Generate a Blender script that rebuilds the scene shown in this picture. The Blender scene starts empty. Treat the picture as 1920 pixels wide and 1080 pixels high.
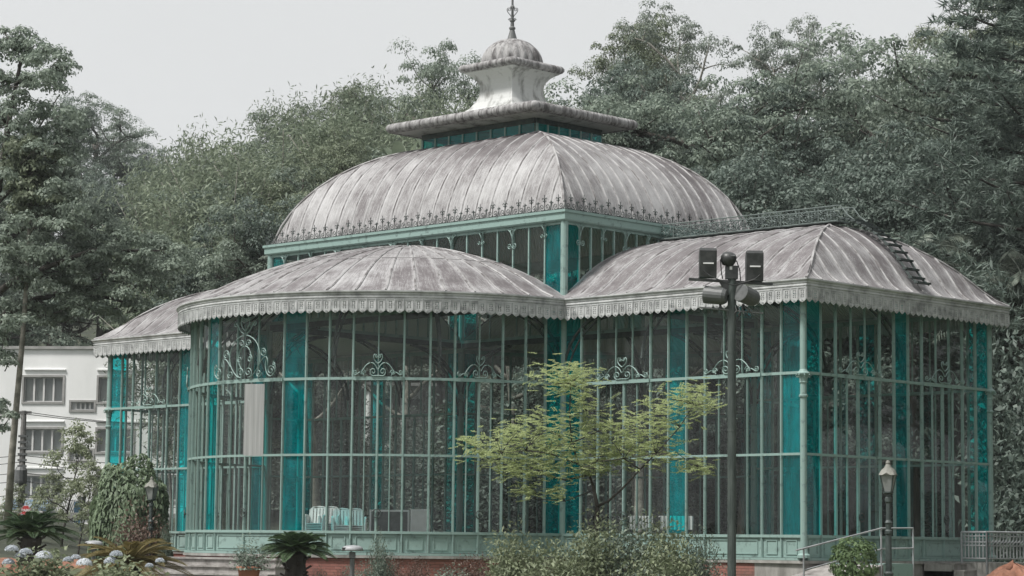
import bpy, math, random
import numpy as np
from mathutils import Matrix, Vector

random.seed(7)
rng = np.random.default_rng(7)
PI = math.pi
sc = bpy.context.scene
COL = sc.collection

# ------------------------------------------------------------------ camera
CAM = np.array([43.7264, -47.0232, 0.3006])
YAW, PITCH, ROLL, FPX = -0.771, 0.1073, 0.0106, 4474.6
_cy, _sy, _cp, _sp = math.cos(YAW), math.sin(YAW), math.cos(PITCH), math.sin(PITCH)
_f = np.array([_sy * _cp, _cy * _cp, _sp]); _r = np.array([_cy, -_sy, 0.0]); _u = np.cross(_r, _f)
_cr, _sr = math.cos(ROLL), math.sin(ROLL)
CR, CU, CF = _cr * _r + _sr * _u, -_sr * _r + _cr * _u, _f
cam_d = bpy.data.cameras.new('camera'); cam = bpy.data.objects.new('camera', cam_d); COL.objects.link(cam)
cam_d.sensor_width = 36.0; cam_d.lens = FPX / 1920 * 36; cam_d.clip_start = 0.5; cam_d.clip_end = 3000
cam.matrix_world = Matrix(((CR[0], CU[0], -CF[0], CAM[0]), (CR[1], CU[1], -CF[1], CAM[1]), (CR[2], CU[2], -CF[2], CAM[2]), (0, 0, 0, 1)))
sc.camera = cam

# ------------------------------------------------------------------ sky, sun, exposure
SUN_DIR = Vector((-0.14, -0.50, 0.86)).normalized()      # towards the sun
world = bpy.data.worlds.new('World'); sc.world = world; world.use_nodes = True
wn, wl = world.node_tree.nodes, world.node_tree.links
bg = wn['Background']
sky = wn.new('ShaderNodeTexSky'); sky.sky_type = 'NISHITA'; sky.sun_disc = False
sky.sun_elevation = math.asin(SUN_DIR.z); sky.sun_rotation = math.atan2(SUN_DIR.x, SUN_DIR.y)
sky.air_density = 1.0; sky.dust_density = 6.0; sky.ozone_density = 1.0
hs = wn.new('ShaderNodeHueSaturation'); hs.inputs['Saturation'].default_value = 0.06
cloud = wn.new('ShaderNodeMixRGB'); cloud.inputs['Fac'].default_value = 0.86      # closed grey cloud over the clear sky
cloud.inputs['Color2'].default_value = (4.16, 4.24, 4.27, 1)
wl.new(sky.outputs['Color'], hs.inputs['Color']); wl.new(hs.outputs['Color'], cloud.inputs['Color1'])
wtc = wn.new('ShaderNodeTexCoord'); wno = wn.new('ShaderNodeTexNoise'); wno.inputs['Scale'].default_value = 3.0; wno.inputs['Detail'].default_value = 5
wmr = wn.new('ShaderNodeMapRange'); wmr.inputs['To Min'].default_value = .95; wmr.inputs['To Max'].default_value = 1.05; wl.new(wtc.outputs['Generated'], wno.inputs['Vector']); wl.new(wno.outputs['Fac'], wmr.inputs['Value'])
wmul = wn.new('ShaderNodeVectorMath'); wmul.operation = 'SCALE'; wl.new(cloud.outputs['Color'], wmul.inputs[0]); wl.new(wmr.outputs[0], wmul.inputs['Scale'])
wl.new(wmul.outputs[0], bg.inputs['Color']); bg.inputs['Strength'].default_value = 0.1
sun_d = bpy.data.lights.new('sun', 'SUN'); sun_d.energy = 2.6; sun_d.angle = math.radians(11); sun_d.color = (1.0, 0.97, 0.93)
sun = bpy.data.objects.new('sun', sun_d); COL.objects.link(sun)
sun.rotation_euler = (-SUN_DIR).to_track_quat('-Z', 'Y').to_euler()
vs = sc.view_settings
vs.view_transform = 'Standard'; vs.look = 'None'; vs.exposure = 0.9; vs.gamma = 1.0; vs.use_curve_mapping = False
cy = sc.cycles
cy.max_bounces = 8; cy.diffuse_bounces = 3; cy.glossy_bounces = 3; cy.transmission_bounces = 4
cy.transparent_max_bounces = 40; cy.volume_bounces = 0; cy.use_denoising = True
cy.caustics_reflective = False; cy.caustics_refractive = False; cy.sample_clamp_indirect = 4.0

# ------------------------------------------------------------------ helpers
def ray(x, y):
    return CR * (x - 960) / FPX + CU * (540 - y) / FPX + CF
def at(x, y, D):
    return CAM + ray(x, y) * D
FH = np.array([_sy, _cy]); RH = np.array([_cy, -_sy])
def qr(u, v):
    d = np.array([u, v]) - CAM[:2]
    return float(d @ FH), float(d @ RH)
def sm(a, b, x):
    if a > b: return 1 - sm(b, a, x)
    t = min(1.0, max(0.0, (x - a) / (b - a))); return t * t * (3 - 2 * t)
def ground(u, v):
    q, r = qr(u, v)
    a = sm(-24, -9, r)
    z = -1.3 + 2.6 * sm(78, 112, q) * (1 - a)
    start = 150 * (1 - a) + 90 * a
    h = max(0.0, q - start)
    z += 34 * (1 - math.exp(-h * 0.30 / 34 * 1.0)) * (1.30 - 0.30 * a)
    z += .75 * sm(-6.5, -11, r) * sm(50, 62, q) * (1 - sm(78, 100, q))
    z += 0.5 * math.sin(u * .21 + 1) * math.cos(v * .17) * sm(0, 25, h)
    return z

class MB:
    def __init__(s): s.v = []; s.f = []; s.uv = None
    def add(s, V, F):
        n = len(s.v); s.v += [tuple(p) for p in V]; s.f += [tuple(i + n for i in q) for q in F]; return s
    def box(s, a, b):
        x0, y0, z0 = a; x1, y1, z1 = b
        return s.add([(x0, y0, z0), (x1, y0, z0), (x1, y1, z0), (x0, y1, z0), (x0, y0, z1), (x1, y0, z1), (x1, y1, z1), (x0, y1, z1)],
                     [(0, 3, 2, 1), (4, 5, 6, 7), (0, 1, 5, 4), (1, 2, 6, 5), (2, 3, 7, 6), (3, 0, 4, 7)])
    def bar(s, p, q, w, h, up=(0, 0, 1)):
        p, q = Vector(p), Vector(q); d = (q - p).normalized(); up = Vector(up)
        if abs(d.dot(up)) > .98: up = Vector((1, 0, 0))
        a = d.cross(up).normalized(); b = a.cross(d)
        V = [p + a * sx * w / 2 + b * sz * h / 2 for sx, sz in ((-1, -1), (1, -1), (1, 1), (-1, 1))]
        V += [q + a * sx * w / 2 + b * sz * h / 2 for sx, sz in ((-1, -1), (1, -1), (1, 1), (-1, 1))]
        return s.add(V, [(0, 3, 2, 1), (4, 5, 6, 7), (0, 1, 5, 4), (1, 2, 6, 5), (2, 3, 7, 6), (3, 0, 4, 7)])
    def tube(s, pts, r, n=6, caps=True):
        pts = [Vector(p) for p in pts]; m = len(pts)
        rr = r if isinstance(r, (list, tuple)) else [r] * m
        ref = None; V = []
        for i, p in enumerate(pts):
            d = (pts[min(i + 1, m - 1)] - pts[max(i - 1, 0)])
            if d.length < 1e-9: d = Vector((0, 0, 1))
            d.normalize()
            if ref is None: ref = Vector((1, 0, 0)) if abs(d.x) < .9 else Vector((0, 1, 0))
            a = d.cross(ref)
            if a.length < 1e-6: a = d.cross(Vector((0, .7, .7)))
            a.normalize(); b = a.cross(d).normalized()
            for k in range(n):
                t = 2 * PI * k / n; V.append(p + (a * math.cos(t) + b * math.sin(t)) * rr[i])
        F = [(i * n + k, i * n + (k + 1) % n, (i + 1) * n + (k + 1) % n, (i + 1) * n + k) for i in range(m - 1) for k in range(n)]
        if caps: F += [tuple(range(n))[::-1], tuple((m - 1) * n + k for k in range(n))]
        return s.add(V, F)
    def lathe(s, prof, c=(0, 0, 0), n=16):
        V = []; m = len(prof)
        for r, z in prof:
            for k in range(n):
                t = 2 * PI * k / n; V.append((c[0] + r * math.cos(t), c[1] + r * math.sin(t), c[2] + z))
        F = [(i * n + k, i * n + (k + 1) % n, (i + 1) * n + (k + 1) % n, (i + 1) * n + k) for i in range(m - 1) for k in range(n)]
        F += [tuple(range(n))[::-1], tuple((m - 1) * n + k for k in range(n))]
        return s.add(V, F)
    def prism(s, poly, y0, y1):
        n = len(poly)
        V = [(x, y0, z) for x, z in poly] + [(x, y1, z) for x, z in poly]
        return s.add(V, [tuple(range(n)), tuple(range(2 * n - 1, n - 1, -1))] + [(i, i + n, (i + 1) % n + n, (i + 1) % n) for i in range(n)])
    def mesh(s, name, mat, smooth=False):
        me = bpy.data.meshes.new(name); me.from_pydata(s.v, [], s.f)
        if mat: me.materials.append(mat)
        if smooth: me.polygons.foreach_set('use_smooth', [True] * len(me.polygons))
        if s.uv is not None:
            l = me.uv_layers.new(name='UVMap'); li = np.zeros(len(me.loops), dtype=np.int32); me.loops.foreach_get('vertex_index', li)
            l.data.foreach_set('uv', np.asarray(s.uv, dtype=np.float32)[li].ravel())
        me.update(); return me
    def build(s, name, mat, parent=None, smooth=False):
        return link(name, s.mesh(name, mat, smooth), parent)

def link(name, me, parent=None, loc=None, rz=0.0, scale=None):
    o = bpy.data.objects.new(name, me); COL.objects.link(o)
    if parent is not None: o.parent = parent
    if loc is not None: o.location = loc
    if rz: o.rotation_euler = (0, 0, rz)
    if scale is not None: o.scale = (scale,) * 3 if isinstance(scale, (int, float)) else scale
    return o
def tag(o, label=None, cat=None, group=None, kind=None):
    if label: o['label'] = label
    if cat: o['category'] = cat
    if group: o['group'] = group
    if kind: o['kind'] = kind
    return o
def empty(name, loc=(0, 0, 0), rz=0.0, scale=1.0):
    o = bpy.data.objects.new(name, None); COL.objects.link(o); o.location = loc; o.rotation_euler = (0, 0, rz); o.scale = (scale,) * 3
    o.empty_display_size = .2
    return o
def fast_mesh(name, V, F4, mat, smooth=False):
    me = bpy.data.meshes.new(name); V = np.asarray(V, dtype=np.float32); F4 = np.asarray(F4, dtype=np.int32); n = len(F4); k = F4.shape[1]
    me.vertices.add(len(V)); me.vertices.foreach_set('co', V.ravel())
    me.loops.add(n * k); me.loops.foreach_set('vertex_index', F4.ravel())
    me.polygons.add(n); me.polygons.foreach_set('loop_start', np.arange(0, n * k, k, dtype=np.int32))
    if smooth: me.polygons.foreach_set('use_smooth', np.ones(n, dtype=bool))
    me.update(calc_edges=True); me.validate()
    if mat: me.materials.append(mat)
    return me

# ------------------------------------------------------------------ materials
def new_mat(name):
    m = bpy.data.materials.new(name); m.use_nodes = True
    nt = m.node_tree; return m, nt.nodes, nt.links, nt.nodes['Principled BSDF']
def ramp(N, stops):
    r = N.new('ShaderNodeValToRGB'); e = r.color_ramp.elements
    while len(e) < len(stops): e.new(.5)
    for k, (p, c) in enumerate(stops): e[k].position = p; e[k].color = (*c, 1) if len(c) == 3 else c
    return r
def worn(name, c1, c2, scale=3.0, rough=.7, bump=.02, stretch=(1, 1, 1), lo=.4, hi=.65, metal=0.0, bscale=40):
    m, N, L, b = new_mat(name)
    tc = N.new('ShaderNodeTexCoord'); mp = N.new('ShaderNodeMapping'); mp.inputs['Scale'].default_value = stretch
    oi = N.new('ShaderNodeObjectInfo'); ad = N.new('ShaderNodeVectorMath'); ad.operation = 'ADD'
    sc_ = N.new('ShaderNodeVectorMath'); sc_.operation = 'SCALE'; sc_.inputs['Scale'].default_value = 37.0
    cx = N.new('ShaderNodeCombineXYZ')
    for k in 'XYZ': L.new(oi.outputs['Random'], cx.inputs[k])
    L.new(cx.outputs[0], sc_.inputs[0]); L.new(tc.outputs['Object'], ad.inputs[0]); L.new(sc_.outputs[0], ad.inputs[1]); L.new(ad.outputs[0], mp.inputs['Vector'])
    n = N.new('ShaderNodeTexNoise'); n.inputs['Scale'].default_value = scale; n.inputs['Detail'].default_value = 8; n.inputs['Roughness'].default_value = .65
    L.new(mp.outputs[0], n.inputs['Vector']); r = ramp(N, [(lo, c1), (hi, c2)]); L.new(n.outputs['Fac'], r.inputs['Fac']); L.new(r.outputs['Color'], b.inputs['Base Color'])
    b.inputs['Roughness'].default_value = rough; b.inputs['Metallic'].default_value = metal
    if bump:
        n2 = N.new('ShaderNodeTexNoise'); n2.inputs['Scale'].default_value = bscale; n2.inputs['Detail'].default_value = 4; L.new(tc.outputs['Object'], n2.inputs['Vector'])
        bp = N.new('ShaderNodeBump'); bp.inputs['Strength'].default_value = .5; bp.inputs['Distance'].default_value = bump; L.new(n2.outputs['Fac'], bp.inputs['Height']); L.new(bp.outputs[0], b.inputs['Normal'])
    return m
IRON = worn('green_iron_paint', (.085, .122, .113), (.225, .325, .30), 5, .6, .004, lo=.28, hi=.45)
IRON_D = worn('dark_iron', (.03, .04, .038), (.07, .09, .085), 6, .65, .004)
IRON_M = worn('grey_green_iron', (.09, .112, .106), (.16, .195, .185), 6, .65, .004)
TIN = worn('pressed_tin_paint', (.22, .226, .226), (.47, .48, .48), 2.2, .75, .006, lo=.33, hi=.58)
STUCCO = worn('white_stucco', (.15, .15, .14), (.46, .468, .46), 1.6, .85, .006, (1.6, 1.6, .5), lo=.32, hi=.5)
LEAD = worn('weathered_white_lead', (.075, .07, .07), (.30, .296, .296), 2.6, .75, .01, (2.6, 2.6, .5), lo=.38, hi=.58)
BRICK_M, N, L, b = new_mat('painted_red_brick')
tc = N.new('ShaderNodeTexCoord'); bk = N.new('ShaderNodeTexBrick'); bk.inputs['Scale'].default_value = 1.0
mp = N.new('ShaderNodeMapping'); L.new(tc.outputs['UV'], mp.inputs['Vector']); L.new(mp.outputs[0], bk.inputs['Vector'])
bk.inputs['Color1'].default_value = (.22, .09, .072, 1); bk.inputs['Color2'].default_value = (.28, .12, .097, 1); bk.inputs['Mortar'].default_value = (.17, .08, .066, 1)
bk.inputs['Brick Width'].default_value = .24; bk.inputs['Row Height'].default_value = .075; bk.inputs['Mortar Size'].default_value = .006
nz = N.new('ShaderNodeTexNoise'); nz.inputs['Scale'].default_value = 1.7; nz.inputs['Detail'].default_value = 8; L.new(tc.outputs['Object'], nz.inputs['Vector'])
mx = N.new('ShaderNodeMixRGB'); rr = ramp(N, [(.5, (0, 0, 0)), (.75, (.8, .8, .8))]); L.new(nz.outputs['Fac'], rr.inputs['Fac']); L.new(rr.outputs['Color'], mx.inputs['Fac'])
L.new(bk.outputs['Color'], mx.inputs['Color1']); mx.inputs['Color2'].default_value = (.09, .07, .06, 1); L.new(mx.outputs['Color'], b.inputs['Base Color']); b.inputs['Roughness'].default_value = .9
bp = N.new('ShaderNodeBump'); bp.inputs['Distance'].default_value = .008; L.new(bk.outputs['Fac'], bp.inputs['Height']); bp.invert = True; L.new(bp.outputs[0], b.inputs['Normal'])
CONC = worn('stained_concrete', (.13, .125, .115), (.36, .35, .33), 1.3, .9, .01, (2, 2, .6), lo=.3, hi=.65)
STONE = worn('step_stone', (.11, .10, .095), (.33, .315, .30), 2.5, .9, .01, lo=.3, hi=.6)
FLOOR_M = worn('pavilion_floor_tile', (.12, .12, .115), (.20, .195, .19), 1.2, .5, .0)
RAIL_M = worn('grey_rail_paint', (.24, .25, .26), (.34, .35, .36), 4, .5, .002)
WHITE_P = worn('white_plastic', (.60, .62, .61), (.68, .70, .69), 3, .45, 0)
SHEET_M = worn('ribbed_sheet', (.33, .335, .33), (.44, .445, .44), 1.5, .9, 0, (8, 8, .2))
CLOTH = worn('white_cloth', (.55, .55, .54), (.68, .68, .67), 3, .9, .004)
BLACKM = worn('black_housing', (.018, .02, .02), (.05, .052, .052), 5, .45, .002)
GREYM = worn('grey_housing', (.085, .09, .09), (.13, .135, .135), 4, .5, .002)
POLE_M = worn('floodlight_pole_paint', (.03, .042, .038), (.065, .08, .073), 3, .6, .004, (3, 3, .6))
POST_M = worn('lamp_post_paint', (.03, .042, .04), (.065, .085, .08), 5, .5, .003)
SHADE_M = worn('lamp_frosted_glass', (.19, .20, .195), (.26, .27, .265), 5, .4, 0)
CAP_M = worn('lamp_cap_cream', (.14, .14, .12), (.21, .21, .185), 5, .6, 0)
TERRA = worn('terracotta', (.30, .125, .075), (.42, .19, .12), 3, .9, .004)
SOIL = worn('red_soil', (.15, .07, .045), (.30, .145, .095), 2.2, 1.0, .05, bscale=9)
WALLW = worn('white_render', (.70, .71, .70), (.82, .825, .82), .35, .9, .004, (1, 1, .35), lo=.3, hi=.6)
DARKTRIM = worn('grey_window_trim', (.26, .26, .25), (.36, .355, .345), 2, .8, 0)
FRAME_W = worn('white_window_frame', (.55, .55, .54), (.65, .65, .64), 2, .6, 0)
BLIND = worn('pale_curtain', (.45, .46, .45), (.62, .61, .58), .8, .9, 0, (2, 2, .4))
WOODP = worn('utility_pole_concrete', (.13, .125, .12), (.24, .235, .225), 3, .9, .004)
RED_M = worn('sign_red', (.42, .03, .03), (.50, .045, .045), 3, .5, 0)
WSIGN = worn('sign_white', (.62, .62, .62), (.72, .72, .72), 3, .5, 0)
BLUE_M = worn('blue_paint', (.015, .07, .13), (.03, .11, .18), 2, .6, 0)
BARK = worn('grey_bark', (.05, .045, .038), (.13, .12, .105), 5, .95, .04, (1, 1, .25), bscale=14)
BARK_P = worn('pale_bark', (.14, .135, .115), (.30, .285, .25), 2, .95, .02, (1, 1, 1.6), bscale=12)
BARK_D = worn('dark_bark', (.03, .026, .022), (.075, .068, .06), 5, .95, .03, (1, 1, .25), bscale=14)

def roof_mat(name='peeling_roof_sheet', eave=.03, reach=1.9, shift=0.0):
    m, N, L, b = new_mat(name)
    tc = N.new('ShaderNodeTexCoord'); oi = N.new('ShaderNodeObjectInfo')
    cx = N.new('ShaderNodeCombineXYZ'); ma = N.new('ShaderNodeMath'); ma.operation = 'MULTIPLY'; ma.inputs[1].default_value = 61.0
    L.new(oi.outputs['Random'], ma.inputs[0]); L.new(ma.outputs[0], cx.inputs['X']); L.new(ma.outputs[0], cx.inputs['Y'])
    ad = N.new('ShaderNodeVectorMath'); L.new(tc.outputs['UV'], ad.inputs[0]); L.new(cx.outputs[0], ad.inputs[1])
    def noise(s, st, det=8, ro=.6):
        mp = N.new('ShaderNodeMapping'); mp.inputs['Scale'].default_value = st; L.new(ad.outputs[0], mp.inputs['Vector'])
        n = N.new('ShaderNodeTexNoise'); n.inputs['Scale'].default_value = s; n.inputs['Detail'].default_value = det; n.inputs['Roughness'].default_value = ro
        L.new(mp.outputs[0], n.inputs['Vector']); return n
    streak = noise(1.0, (16.0, 1.6, 1), 14, .78); patch = noise(1.3, (.7, 1.0, 1), 12, .7); fine = noise(7, (3.5, 1.6, 1), 8, .75)
    sp = N.new('ShaderNodeSeparateXYZ'); L.new(tc.outputs['UV'], sp.inputs[0])
    def mth(op, a_, b_=None, c_=None):
        m_ = N.new('ShaderNodeMath'); m_.operation = op
        for k, v in enumerate((a_, b_, c_)):
            if v is None: continue
            if isinstance(v, (int, float)): m_.inputs[k].default_value = v
            else: L.new(v, m_.inputs[k])
        return m_.outputs[0]
    edge = mth('ABSOLUTE', mth('SUBTRACT', sp.outputs['X'], .5))                      # 0 mid-sheet .. .5 at the seams: paint survives along the seams
    mr = N.new('ShaderNodeMapRange'); mr.inputs['From Min'].default_value = .30; mr.inputs['From Max'].default_value = .5; mr.inputs['To Max'].default_value = .13; L.new(edge, mr.inputs['Value'])
    ev = N.new('ShaderNodeMapRange'); ev.inputs['From Min'].default_value = reach; ev.inputs['From Max'].default_value = reach * .35; ev.inputs['To Max'].default_value = eave; L.new(sp.outputs['Y'], ev.inputs['Value'])
    t1 = mth('MULTIPLY_ADD', streak.outputs['Fac'], .62, mth('MULTIPLY', patch.outputs['Fac'], .38)); a3n = mth('MULTIPLY_ADD', fine.outputs['Fac'], .26, t1)
    tot = mth('ADD', mth('ADD', mth('MULTIPLY_ADD', oi.outputs['Random'], .05, a3n), mr.outputs[0]), ev.outputs[0])
    big = N.new('ShaderNodeTexNoise'); big.inputs['Scale'].default_value = .42; big.inputs['Detail'].default_value = 6; L.new(tc.outputs['Object'], big.inputs['Vector'])     # weather patches reaching over several sheets
    tot = mth('ADD', mth('MULTIPLY_ADD', mth('SUBTRACT', big.outputs['Fac'], .5), .34, tot), shift)
    r = ramp(N, [(.56, (.072, .064, .066)), (.655, (.122, .110, .113)), (.715, (.205, .198, .20)), (.86, (.385, .382, .385))])
    fl = noise(26, (1.6, 1.0, 1), 3, .5); zone = noise(.8, (.9, 1.3, 1), 3, .5)             # flakes of paint in patches
    fr_ = ramp(N, [(.60, (0, 0, 0)), (.63, (1, 1, 1))]); L.new(fl.outputs['Fac'], fr_.inputs['Fac']); zr_ = ramp(N, [(.50, (0, 0, 0)), (.60, (.85, .85, .85))]); L.new(zone.outputs['Fac'], zr_.inputs['Fac'])
    mxf = N.new('ShaderNodeMixRGB'); L.new(mth('MULTIPLY', fr_.outputs['Color'], zr_.outputs['Color']), mxf.inputs['Fac']); mxf.inputs['Color2'].default_value = (.44, .44, .445, 1)
    L.new(tot, r.inputs['Fac']); L.new(r.outputs['Color'], mxf.inputs['Color1']); L.new(mxf.outputs['Color'], b.inputs['Base Color']); b.inputs['Roughness'].default_value = .62
    bp = N.new('ShaderNodeBump'); bp.inputs['Strength'].default_value = .5; bp.inputs['Distance'].default_value = .012; L.new(a3n, bp.inputs['Height']); L.new(bp.outputs[0], b.inputs['Normal'])
    return m
ROOF = roof_mat(); ROOF_N = roof_mat('peeling_nave_sheet', .10, 3.2); ROOF_A = roof_mat('peeling_bay_sheet', .0, 1.9, .02)
SEAM = worn('roof_seam', (.13, .12, .12), (.34, .335, .335), 2.2, .7, .004, lo=.4, hi=.55)
def ceil_mat():
    m, N, L, b = new_mat('corrugated_ceiling')
    tc = N.new('ShaderNodeTexCoord'); w = N.new('ShaderNodeTexWave'); w.inputs['Scale'].default_value = 3.2; w.bands_direction = 'X'
    L.new(tc.outputs['UV'], w.inputs['Vector']); bp = N.new('ShaderNodeBump'); bp.inputs['Distance'].default_value = .03; L.new(w.outputs['Fac'], bp.inputs['Height']); L.new(bp.outputs[0], b.inputs['Normal'])
    b.inputs['Base Color'].default_value = (.62, .62, .61, 1); b.inputs['Roughness'].default_value = .6
    return m
CEIL = ceil_mat()
def glass_mat(name, tint, dirt, dcol, reflect=1.0):
    m, N, L, b = new_mat(name); N.remove(b); out = N['Material Output']
    tr = N.new('ShaderNodeBsdfTransparent'); tr.inputs['Color'].default_value = (*tint, 1)
    gl = N.new('ShaderNodeBsdfGlossy'); gl.inputs['Roughness'].default_value = .02; gl.inputs['Color'].default_value = (.9, .93, .93, 1)
    fr = N.new('ShaderNodeFresnel'); ge = N.new('ShaderNodeNewGeometry'); mi = N.new('ShaderNodeMapRange'); mi.inputs['To Min'].default_value = 1.5; mi.inputs['To Max'].default_value = 1 / 1.5
    L.new(ge.outputs['Backfacing'], mi.inputs['Value']); L.new(mi.outputs[0], fr.inputs['IOR'])      # a thin sheet reflects alike from both sides
    tc = N.new('ShaderNodeTexCoord'); nw = N.new('ShaderNodeTexNoise'); nw.inputs['Scale'].default_value = 1.1; nw.inputs['Detail'].default_value = 2
    oi = N.new('ShaderNodeObjectInfo'); ad = N.new('ShaderNodeVectorMath'); ad.operation = 'ADD'; cx = N.new('ShaderNodeCombineXYZ'); ml = N.new('ShaderNodeMath'); ml.operation = 'MULTIPLY'; ml.inputs[1].default_value = 50
    L.new(oi.outputs['Random'], ml.inputs[0]); L.new(ml.outputs[0], cx.inputs['X']); L.new(ml.outputs[0], cx.inputs['Z']); L.new(tc.outputs['Object'], ad.inputs[0]); L.new(cx.outputs[0], ad.inputs[1])
    L.new(ad.outputs[0], nw.inputs['Vector'])
    bp = N.new('ShaderNodeBump'); bp.inputs['Strength'].default_value = .2; bp.inputs['Distance'].default_value = .006; L.new(nw.outputs['Fac'], bp.inputs['Height']); L.new(bp.outputs[0], gl.inputs['Normal'])
    m1 = N.new('ShaderNodeMixShader'); fm = N.new('ShaderNodeMath'); fm.operation = 'MULTIPLY'; fm.inputs[1].default_value = reflect
    L.new(fr.outputs[0], fm.inputs[0]); L.new(fm.outputs[0], m1.inputs['Fac']); L.new(tr.outputs[0], m1.inputs[1]); L.new(gl.outputs[0], m1.inputs[2])
    df = N.new('ShaderNodeBsdfDiffuse'); df.inputs['Color'].default_value = (*dcol, 1)
    nd = N.new('ShaderNodeTexNoise'); nd.inputs['Scale'].default_value = 2.6; nd.inputs['Detail'].default_value = 7; nd.inputs['Roughness'].default_value = .7
    mp = N.new('ShaderNodeMapping'); mp.inputs['Scale'].default_value = (1.8, 1.8, .5); L.new(ad.outputs[0], mp.inputs['Vector']); L.new(mp.outputs[0], nd.inputs['Vector'])
    r = ramp(N, [(.35, (dirt * .25,) * 3), (.7, (dirt,) * 3)]); L.new(nd.outputs['Fac'], r.inputs['Fac'])
    m2 = N.new('ShaderNodeMixShader'); pv_ = N.new('ShaderNodeMapRange'); pv_.inputs['To Min'].default_value = .45; pv_.inputs['To Max'].default_value = 1.9; L.new(oi.outputs['Random'], pv_.inputs['Value']); pm = N.new('ShaderNodeMath'); pm.operation = 'MULTIPLY'; L.new(r.outputs['Color'], pm.inputs[0]); L.new(pv_.outputs[0], pm.inputs[1]); L.new(pm.outputs[0], m2.inputs['Fac']); L.new(m1.outputs[0], m2.inputs[1]); L.new(df.outputs[0], m2.inputs[2]); L.new(m2.outputs[0], out.inputs['Surface'])
    return m
CLEAR = glass_mat('dusty_clear_glass', (.88, .905, .895), .028, (.42, .43, .42), .55)
TEAL = glass_mat('teal_glass', (.004, .74, .76), .18, (.003, .50, .55), .7)
WINGLASS = glass_mat('window_glass', (.62, .65, .65), .10, (.3, .3, .3), 1.3)

def leaf_mat(name, dark, light, trans=.3, var=.5):
    m, N, L, b = new_mat(name); N.remove(b); out = N['Material Output']
    g = N.new('ShaderNodeNewGeometry'); oi = N.new('ShaderNodeObjectInfo')
    r = ramp(N, [(0, dark), (1, light)]); mx = N.new('ShaderNodeMath'); mx.operation = 'MULTIPLY_ADD'; mx.inputs[1].default_value = .72
    m3 = N.new('ShaderNodeMath'); m3.operation = 'MULTIPLY'; m3.inputs[1].default_value = .28; L.new(oi.outputs['Random'], m3.inputs[0])
    L.new(g.outputs['Random Per Island'], mx.inputs[0]); L.new(m3.outputs[0], mx.inputs[2]); L.new(mx.outputs[0], r.inputs['Fac'])
    d = N.new('ShaderNodeBsdfPrincipled'); d.inputs['Roughness'].default_value = .55; L.new(r.outputs['Color'], d.inputs['Base Color'])
    d.inputs['Specular IOR Level'].default_value = .35
    t = N.new('ShaderNodeBsdfTranslucent'); L.new(r.outputs['Color'], t.inputs['Color'])
    ms = N.new('ShaderNodeMixShader'); ms.inputs['Fac'].default_value = trans; L.new(d.outputs[0], ms.inputs[1]); L.new(t.outputs[0], ms.inputs[2]); L.new(ms.outputs[0], out.inputs['Surface'])
    return m
LEAF_G = leaf_mat('leaf_grey_green', (.075, .108, .086), (.30, .355, .285), .36)
LEAF_D = leaf_mat('leaf_dark_green', (.048, .072, .062), (.20, .25, .21), .34)
LEAF_O = leaf_mat('leaf_olive_green', (.08, .105, .07), (.27, .31, .205), .34)
LEAF_W = leaf_mat('leaf_silvery', (.10, .13, .11), (.31, .35, .295), .36)
LEAF_B = leaf_mat('leaf_bamboo', (.10, .135, .095), (.28, .325, .23), .4)
LEAF_Y = leaf_mat('leaf_feathery_yellow_green', (.25, .305, .13), (.46, .525, .27), .5)
LEAF_S = leaf_mat('leaf_shrub_olive', (.13, .16, .095), (.32, .36, .23), .36)
LEAF_R = leaf_mat('leaf_reddish', (.075, .05, .042), (.20, .135, .105))
LEAF_BR = leaf_mat('leaf_glossy_bright', (.10, .16, .065), (.27, .37, .18))
FROND = leaf_mat('frond_cycad', (.035, .065, .035), (.095, .15, .07), .15)
FROND_O = leaf_mat('frond_cycad_bronze', (.13, .11, .045), (.30, .25, .11), .2)
FROND_P = leaf_mat('frond_palm', (.085, .108, .085), (.24, .275, .225), .2)
PETAL = leaf_mat('petal_pale_blue', (.48, .52, .57), (.70, .73, .76), .3)
PETAL_R = leaf_mat('petal_pink', (.42, .12, .12), (.55, .22, .20), .3)

LEAF_RB = leaf_mat('leaf_round_bush', (.085, .125, .075), (.21, .275, .17), .3)
def ground_mat():
    m, N, L, b = new_mat('park_lawn')
    tc = N.new('ShaderNodeTexCoord'); n = N.new('ShaderNodeTexNoise'); n.inputs['Scale'].default_value = .12; n.inputs['Detail'].default_value = 10; L.new(tc.outputs['Object'], n.inputs['Vector'])
    r = ramp(N, [(.35, (.055, .05, .032)), (.5, (.075, .095, .045)), (.7, (.10, .125, .055))]); L.new(n.outputs['Fac'], r.inputs['Fac']); L.new(r.outputs['Color'], b.inputs['Base Color']); b.inputs['Roughness'].default_value = 1
    n2 = N.new('ShaderNodeTexNoise'); n2.inputs['Scale'].default_value = 5; n2.inputs['Detail'].default_value = 8; L.new(tc.outputs['Object'], n2.inputs['Vector'])
    bp = N.new('ShaderNodeBump'); bp.inputs['Distance'].default_value = .08; L.new(n2.outputs['Fac'], bp.inputs['Height']); L.new(bp.outputs[0], b.inputs['Normal'])
    return m
LAWN = ground_mat()
HILL_M = worn('hillside_soil', (.02, .026, .016), (.05, .058, .036), .5, 1, .1, bscale=3)

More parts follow.
